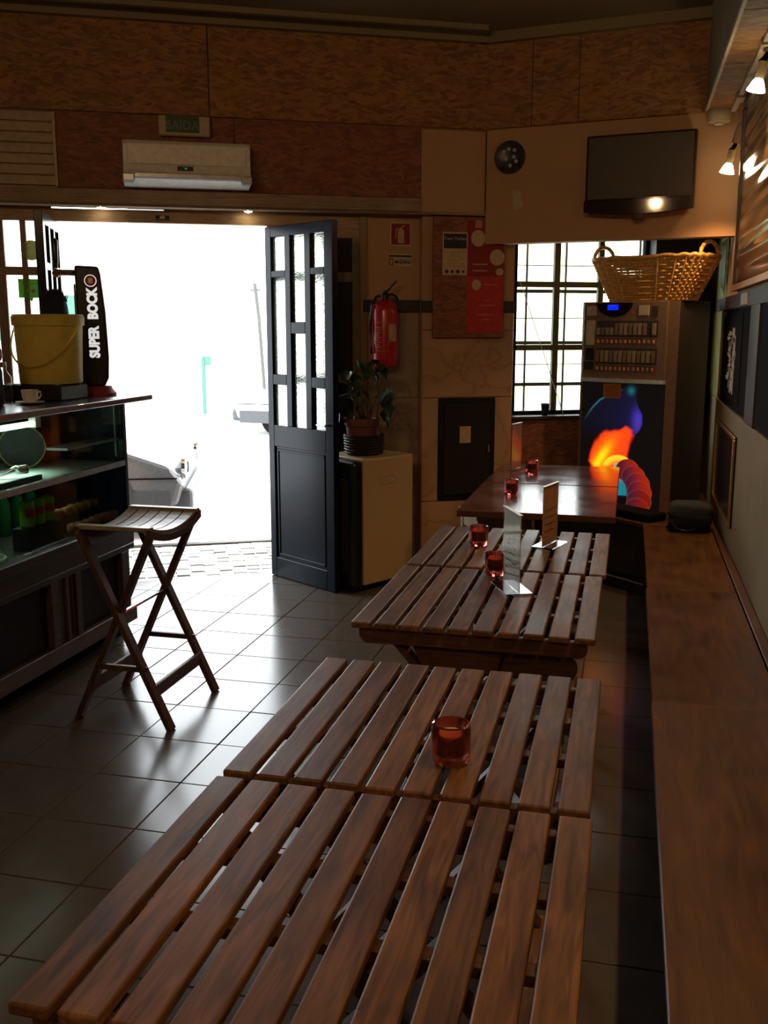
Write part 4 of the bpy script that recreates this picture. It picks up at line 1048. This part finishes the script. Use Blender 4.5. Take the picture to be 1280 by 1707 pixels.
# ================================================================== BAR COUNTER WITH GLASS CASE
t = thing('display_counter', 'bar counter with lit glass display case and dark wood front', 'counter', (0, 0, 0), 0)
XF = -2.48; Y1 = 4.555; Y0 = 1.2
MB().prism([(-3.25, Y0), (-2.445, Y0), (-2.445, 4.79), (-2.98, 4.69), (-3.25, 4.5)], 1.222, 1.25).build('countertop', M_coun, t, bev=.003)
MB().prism([(-3.2, Y0+.01), (-2.462, Y0+.01), (-2.462, 4.75), (-3.2, 4.43)], 1.2502, 1.2515).build('steel_sheet', M_steel, t)
B(XF-.035, XF, Y1-.03, Y1, .50, 1.222).build('corner_post', M_black, t, bev=.003)
B(XF-.045, XF-.038, Y1-.045, Y1-.032, .95, 1.222).build('post_strip', M_silver, t)
B(-3.15, XF-.035, Y1-.012, Y1, .50, 1.222).build('end_panel', M_dpanel, t)
B(XF-.008, XF-.002, Y0, Y1-.03, .935, 1.222).build('upper_glass', M_cglass, t)
B(XF-.008, XF-.002, Y0, Y1-.03, .635, .905).build('lower_glass', M_cglass, t)
B(-3.05, XF-.012, Y0, Y1-.03, .905, .925).build('display_shelf', flat('shelf_glass_white', (.62, .72, .66), .25), t, bev=.002)
B(XF-.02, XF+.002, Y0, Y1-.03, .905, .932).build('shelf_edge', M_silver, t)
B(-2.62, XF-.03, 4.05, Y1-.03, 1.035, 1.047).build('glass_shelf', M_silver, t)
B(-3.12, -3.09, Y0, Y1-.03, .55, 1.222).build('back_panel', flat('case_back', (.20, .26, .23), .3), t)
B(-3.05, XF-.01, Y0, Y1-.03, .55, .62).build('lower_shelf', M_dpanel, t)
B(XF-.02, XF+.035, Y0, Y1+.015, .585, .632).build('ledge', M_dwood, t, bev=.004)
B(XF-.02, XF+.012, Y0, Y1+.005, .50, .585).build('fascia', M_dwood, t, bev=.003)
B(-3.15, XF-.02, Y0, Y1, .09, .55).build('cabinet_body', M_dpanel, t)
# framed cabinet fronts
def fbx(y0, y1, z0, z1, n, mat=M_dwood, x=.014): return B(XF-.02, XF+x, y0, y1, z0, z1).build(n, mat, t, bev=.003)
fbx(Y0, Y1, .47, .50, 'rail'); fbx(Y0, Y1, .085, .165, 'rail'); 
for y in (2.2, 2.95, 3.78, 4.42): fbx(y, y+.07 if y > 4 else y+.06, .165, .47, 'stile')
fbx(3.90, 3.925, .165, .47, 'stile'); fbx(3.985, 4.03, .165, .47, 'stile')
fbx(3.84, 3.985, .165, .47, 'flute_panel', x=.002)
for y in (3.935, 3.955): fbx(y, y+.008, .18, .455, 'flute', x=.010)
B(-3.1, XF-.06, Y0, Y1-.02, 0, .09).build('plinth', M_blackm, t)
# tube light
t2 = thing('fluorescent_tube', 'bright fluorescent tube under the top of the display case', 'lamp', (-2.60, 3.0, 1.172), 0)
MB().tube([(0, -1.2, 0), (0, .93, 0)], .013, 12).build('tube', M_tube, t2, True)
for y in (-1.22, .92): B(-.018, .018, y, y+.04, -.018, .027).build('end_cap', M_white, t2)
light('tube_light', 'AREA', (-2.72, 3.1, 1.15), 6, (.75, 1, .85), (0, 0, 0), shape='RECTANGLE', size=.04, size_y=1.9, spread=radians(90))
light('lower_case_fill', 'AREA', (-2.75, 3.4, .895), 1.3, (.80, 1, .75), (0, 0, 0), shape='RECTANGLE', size=.04, size_y=1.7, spread=radians(130))  # added fill without a fixture, brightens the lower case contents
# contents of the case
t = thing('arc_reflection_plate', 'dark yellow-rimmed plate imitating the arc of the machine picture reflected in the case glass', 'plate', (-2.83, 4.17, .9255), radians(35))  # solid stand-in for the yellow arc mirrored in the case glass
pm = Matrix.Translation((0, 0, .1075)) @ Matrix.Rotation(radians(100), 4, 'X')
MB().lathe([(0, 0), (.07, 0), (.106, .008), (.106, .012), (.07, .005), (0, .004)], 32, mt=pm).build('plate', M_dpanel, t, True)
MB().tube([pm @ Vector((.106*cos(2*pi*i/40), .106*sin(2*pi*i/40), .010)) for i in range(40)], .004, 6, True).build('rim', M_yel, t, True)
t = thing('red_reflection_pot', 'round red pot imitating the red of the machine picture reflected in the case glass', 'pot', (-2.87, 4.46-.02, .9255), 0)  # solid stand-in for the red machine picture mirrored in the glass
MB().lathe([(0, 0), (.03, 0), (.062, .03), (.075, .08), (.066, .13), (.045, .155), (0, .16)], 28).build('body', flat('reflection_red', (.70, .04, .03), .2, coat=.4), t, True)
MB().lathe([(0, .155), (.02, .158), (.022, .172), (0, .178)], 16).build('knob', M_redd, t, True)
t = thing('serving_tray', 'white tray with tongs on the lit shelf of the display case', 'tray', (-2.72, 3.55, .927), 0)
B(-.17, .17, -.42, .32, 0, .012).build('tray', M_white, t, bev=.004)
B(.165, .18, -.43, .33, 0, .022).build('rim', M_dpanel, t)
t = thing('tongs', 'small steel tongs standing on the white tray in the case', 'tongs', (-2.62, 3.78, .941), radians(35))
MB().tube([(-.09, 0, .006), (-.03, 0, .03), (.02, 0, .055), (.05, 0, .05)], .006, 8).build('arm', M_chrome, t, True)
MB().tube([(-.09, .012, .006), (-.03, .012, .02), (.02, .012, .035), (.05, .008, .05)], .006, 8).build('arm', M_chrome, t, True)
lump('scoop', M_chrome, t, .03, .02, .022, 3, (.04, .005, .04), .04)
for k in range(3):
    t = thing('drink_can', ['green drink can nearest in the lower case', 'green drink can in the middle of the three in the lower case', 'green drink can farthest right of the three in the lower case'][k], 'can', (-2.575, 3.80+k*.078, .7210), 0, 'green cans in the lower case')
    MB().lathe([(0, 0), (.027, 0), (.033, .008), (.033, .105), (.028, .115), (0, .115)], 20).build('can', M_can, t, True)
    c_ = curved(.0335, 20, 120, .05, .085); c_.build('label_band', M_canred, t)
    MB().lathe([(0, .115), (.026, .115), (.026, .117), (0, .1165)], 16).build('lid', M_chrome, t, True)
rp = random.Random(11); ORD = ['first', 'second', 'third', 'fourth', 'fifth', 'sixth', 'seventh']
for k in range(14):
    o = lump('pastry', M_food, None, rp.uniform(.026, .031), rp.uniform(.024, .029), rp.uniform(.022, .028), 20+k, (0, 0, 0), .08, 2)
    row = k // 7
    o.location = (-2.555-row*.11+rp.uniform(-.005, .005), 4.13+(k % 7)*.062, .649+(0.057 if row else 0)); o.rotation_euler = (0, 0, rp.uniform(0, 3))
    tag(o, 'brown pastry in the lower case, %s from the left of the %s row' % (ORD[k % 7], ['front', 'raised rear'][row]), 'pastry', 'brown pastries heaped in the lower case')
o = B(-.05, .04, -.13, .13, 0, .10).build('can_step', M_dpanel); o.location = (-2.57, 3.875, .6205); tag(o, 'dark block carrying the green cans in the lower case', 'block')
o = B(-.13, -.02, -.22, .22, 0, .055).build('raised_step', M_dpanel); o.location = (-2.605, 4.31, .6205); tag(o, 'dark raised step carrying the rear pastries in the lower case', 'step')
for k in range(4):
    t = thing('bottle', 'dark green bottle at the back of the lower case, number %s from the left' % ['one', 'two', 'three', 'four'][k], 'bottle', (-2.86, 3.92+k*.11, .6205), 0, 'green bottles at the back of the lower case')
    t['label'] = ['leftmost', 'second from left', 'third from left', 'rightmost'][k]+' dark green bottle at the back of the lower case'
    MB().lathe([(0, 0), (.03, 0), (.032, .01), (.032, .15), (.013, .20), (.012, .245), (0, .247)], 18).build('glass', M_bottle, t, True)
    MB().lathe([(0, .245), (.014, .245), (.014, .262), (0, .263)], 12).build('cap', M_chrome, t, True)
t = thing('glass_dome', 'low glass dish with rounded lid at the left of the lower case', 'dish', (-2.66, 3.50, .6205), 0)
MB().lathe([(0, 0), (.14, 0), (.15, .01), (.145, .016), (0, .016)], 32).build('dish', M_white, t, True)
MB().lathe([(.135, .016), (.138, .05), (.11, .095), (.05, .12), (0, .125)], 32).build('lid', M_glass, t, True)

# objects on the counter
ct = 1.252
t = thing('drip_tray', 'low dark drip tray under the yellow bucket', 'tray', (-2.76, 4.32, ct), 0)
B(-.18, .15, -.14, .11, 0, .075).build('body', M_dpanel, t, bev=.008)
for k in range(7): B(-.16+k*.043, -.145+k*.043, -.12, .09, .075, .079).build('grid_bar', M_steel, t)
t = thing('yellow_bucket', 'yellow plastic bucket with a handle on the counter', 'bucket', (-2.742, 4.32, ct+.0795), 0)
sc = .155
MB().lathe([(0, 0), (sc*.93, 0), (sc*.95, .006), (sc*1.03, .275), (sc*1.09, .275), (sc*1.10, .315), (sc*1.06, .320), (sc*1.0, .316), (sc*.97, .28), (sc*.90, .012), (0, .010)], 40).build('pail', M_yel, t, True)
MB().lathe([(sc*1.0, .31), (sc*1.09, .318), (sc*1.05, .328), (0, .330)], 40).build('lid', M_yel, t, True)
hh_ = []
for i in range(17):
    a = pi*i/16; hh_.append((-sc*1.12*cos(a), -sc*1.13*sin(a)-.004, .285-.20*sin(a)))
MB().tube(hh_, .0045, 8).build('handle', M_yel, t, True)
t = thing('beer_tower', 'black beer tap column lettered in white on the counter end', 'beer tap', (-2.66, 4.60, ct), radians(26))
MB().lathe([(0, 0), (.098, 0), (.098, .015), (.080, .035), (.075, .05), (0, .052)], 28).build('base', M_redd, t, True)
pf = [(-.075, .05), (.045, .05), (.066, .09), (.072, .2), (.066, .42), (.050, .61), (.040, .645), (-.075, .65)]
MB().prism(pf, -.06, .06, rm).build('column', M_black, t, bev=.012, seg=3)
B(-.085, -.072, -.035, .035, .08, .56).build('chrome_strip', M_chrome, t, bev=.004)
M_lit = flat('lit_lettering', (.8, .8, .8), .5, emit=(1, 1, 1), es=.62)
text('lettering', 'SUPER', .066, M_lit, t, (.006, -.0615, .272), (pi/2, radians(-90), 0), .0036, .0012, sx=.84)
text('lettering', 'BOCK', .066, M_lit, t, (.006, -.0615, .462), (pi/2, radians(-90), 0), .0036, .0012, sx=.84)
ov(t, -.0, .575, .030, .030, M_lit, d=.0625, name='emblem_ring'); ov(t, 0, .575, .026, .026, M_redp, d=.0632, name='emblem_disc')
o = B(-.011, .011, -.0645, -.0632, .562, .588).build('emblem_mark', M_txtw, t)
MB().tube([(-.075, -.0, .615), (-.155, -.02, .615)], .016, 10).build('tap_pipe', M_chrome, t, True)
MB().lathe([(0, -.022), (.013, -.018), (.022, 0), (.013, .018), (0, .022)], 16, c=(-.165, -.02, .612)).build('tap_ball', M_copper, t, True)
MB().lathe([(0, .02), (.009, .02), (.014, .06), (.016, .15), (.010, .165), (0, .167)], 14, c=(-.165, -.02, .615)).build('tap_handle', M_black, t, True)
t = thing('dark_bundle', 'dark shaggy bundle standing behind the yellow bucket', 'bundle', (-2.87, 4.585, ct), 0)
lump('body', M_clothn, t, .075, .05, .27, 31, (.0, 0, .262), .05)
fz = MB(); rf = random.Random(2)
for k in range(170):
    a = rf.uniform(0, 2*pi); r_ = rf.uniform(0, .072); x, y = r_*cos(a), r_*.6*sin(a); z = .49+.03*cos(r_*15)
    fz.tube([(x, y, z-.03), (x+rf.uniform(-.02, .02), y+rf.uniform(-.02, .02), z+rf.uniform(.008, .024))], [.004, .001], 3)
o = fz.build('tufts', M_clothn, t); o['kind'] = 'stuff'
t = thing('coffee_cup', 'white coffee cup on a saucer at the counter edge', 'cup', (-2.655, 4.0, ct), 0)
MB().lathe([(0, 0), (.03, 0), (.062, .010), (.064, .013), (.03, .006), (0, .005)], 28).build('saucer', M_white, t, True)
MB().lathe([(0, .007), (.024, .007), (.034, .03), (.038, .066), (.035, .066), (.03, .03), (0, .014)], 24).build('cup', M_white, t, True)
MB().tube([(.036, 0, .056), (.054, 0, .058), (.058, 0, .042), (.046, 0, .028), (.034, 0, .026)], .0045, 8).build('handle', M_white, t, True)
t = thing('lidded_jar', 'dark jar with a domed red lid at the left edge of the photo', 'jar', (-2.76, 3.86, ct), 0)
MB().lathe([(0, 0), (.05, 0), (.056, .01), (.056, .15), (.048, .18), (.048, .20), (0, .2)], 28).build('jar', M_dpanel, t, True)
MB().lathe([(0, .2), (.054, .2), (.060, .215), (.058, .25), (.04, .28), (.015, .292), (0, .294)], 28).build('lid', M_red, t, True)
t = thing('glass_dispenser', 'small clear glass dispenser between the red-lidded jar and the bucket', 'dispenser', (-2.80, 4.02, ct), 0)
MB().lathe([(0, 0), (.03, 0), (.034, .01), (.034, .12), (.014, .15), (.014, .165), (0, .166)], 20).build('glass', M_glass, t, True)
MB().lathe([(0, .165), (.018, .165), (.016, .19), (0, .192)], 16).build('cap', M_chrome, t, True)

# ================================================================== HEATER AND PLANT
hs_ = Vector((.53, .85)); HA = atan2(hs_.y, hs_.x)
# local x runs along the pale side (away from camera), local y towards the door leaf
t = thing('gas_heater', 'pale cabinet heater with a black front beside the open door', 'heater', (-1.515, 5.635, 0), HA)
B(.0, .425, .0, .40, .04, .82).build('casing', flat('heater_cream', (.46, .33, .18), .5, noise=.03), t, bev=.012, seg=3)
B(-.075, .0, .005, .395, .03, .81).build('black_front', M_black, t, bev=.022, seg=3)
B(-.085, -.075, .06, .34, .12, .70).build('grille', M_dpanel, t, bev=.004)
hn = MB().box(.145, .265, -.003, .0, .655, .662).box(.145, .265, -.003, 0, .700, .716).box(.140, .147, -.003, 0, .66, .71).box(.263, .270, -.003, 0, .66, .71)
hn.build('hand_grip', M_cream, t, bev=.001)
B(-.06, .43, .02, .385, .02, .04).build('base', M_black, t)
for x in (-.04, .38):
    for y in (.05, .33): MB().lathe([(0, -.012), (.02, -.012), (.02, .012), (0, .012)], 12, mt=Matrix.Translation((x, y, .02)) @ Matrix.Rotation(pi/2, 4, 'X')).build('castor', M_blackm, t)
B(-.09, -.08, .12, .16, .18, .22).build('knob', M_dpanel, t, bev=.003)
px, py = -1.585, 5.90
t = thing('woven_planter', 'dark woven planter basket on top of the heater', 'basket', (px, py, .821), 0)
MB().lathe([(0, 0), (.105, 0), (.118, .02), (.122, .10), (.126, .125), (.116, .125), (.11, .02), (0, .012)], 32).build('body', M_dpanel, t, True)
wv = MB()
for k in range(7): wv.tube([((.116+.002*k/2+.003*cos(i*pi/2+k*pi))*cos(2*pi*i/48), (.116+.002*k/2+.003*cos(i*pi/2+k*pi))*sin(2*pi*i/48), .016+k*.017) for i in range(48)], .006, 5, True)
o = wv.build('weave', M_dpanel, t, True); o['kind'] = 'stuff'
t = thing('potted_plant', 'leafy plant in a terracotta pot standing in the woven planter', 'plant', (px-.015, py, .835), 0)
MB().lathe([(0, 0), (.078, 0), (.098, .16), (.108, .165), (.112, .21), (.102, .21), (.095, .18), (0, .175)], 32).build('pot', M_terra, t, True)
MB().lathe([(0, .18), (.096, .18), (.09, .19), (0, .194)], 24).build('soil', M_stem, t, True)
stems = [[(.02, 0, .19), (.07, -.02, .28), (.03, -.03, .36), (-.05, -.03, .37), (-.13, -.02, .34)],
         [(.05, -.01, .19), (.075, -.02, .29), (.12, -.03, .38), (.09, -.03, .46), (.05, -.03, .52)],
         [(0, 0, .19), (.0, -.02, .32), (-.02, -.02, .42), (-.04, -.02, .50)],
         [(.09, -.03, .05), (.13, -.05, .12), (.11, -.05, .22), (.12, -.05, .30), (.17, -.04, .33)]]
for sp in stems: MB().tube(sp, [.008, .007, .006, .005, .004][:len(sp)], 7).build('stem', M_stem, t, True)
lf = MB(); L_ = .085
vs = []; fs = []
for i in range(7):
    u = i/6; wd = .034*sin(pi*min(1, u*.95+.03))**.8*(1-.25*u); z = -.035*u*u
    vs += [(-wd, u*L_, z+.006), (0, u*L_, z), (wd, u*L_, z+.006)]
for i in range(6):
    a = i*3; fs += [(a, a+1, a+4, a+3), (a+1, a+2, a+5, a+4)]
lf.add(vs, fs)
rl = random.Random(8); first = None
clus = [((-.13, -.02, .35), 7, .07), ((-.09, -.04, .26), 6, .06), ((-.05, -.03, .50), 9, .06), ((.03, -.03, .52), 9, .055), ((.10, -.02, .52), 7, .05), ((.15, -.03, .36), 9, .05), ((.17, -.05, .28), 6, .045), ((-.02, -.04, .40), 6, .05), ((-.03, -.05, .24), 5, .06)]
for c_, n_, sp_ in clus:
    for k in range(n_):
        if first is None: first = lf.build('leaf', M_leaf, t, True); o = first
        else: o = first.copy(); COL.objects.link(o); o.name = 'leaf'
        o.location = (c_[0]+rl.uniform(-sp_, sp_)*.8, c_[1]+rl.uniform(-sp_, sp_)*.8, c_[2]+rl.uniform(-sp_, sp_)*.8)
        o.rotation_euler = (rl.uniform(-1.5, .1), rl.uniform(-.5, .5), rl.uniform(0, 6.28)); s_ = rl.uniform(.75, 1.15); o.scale = (s_, s_, s_)
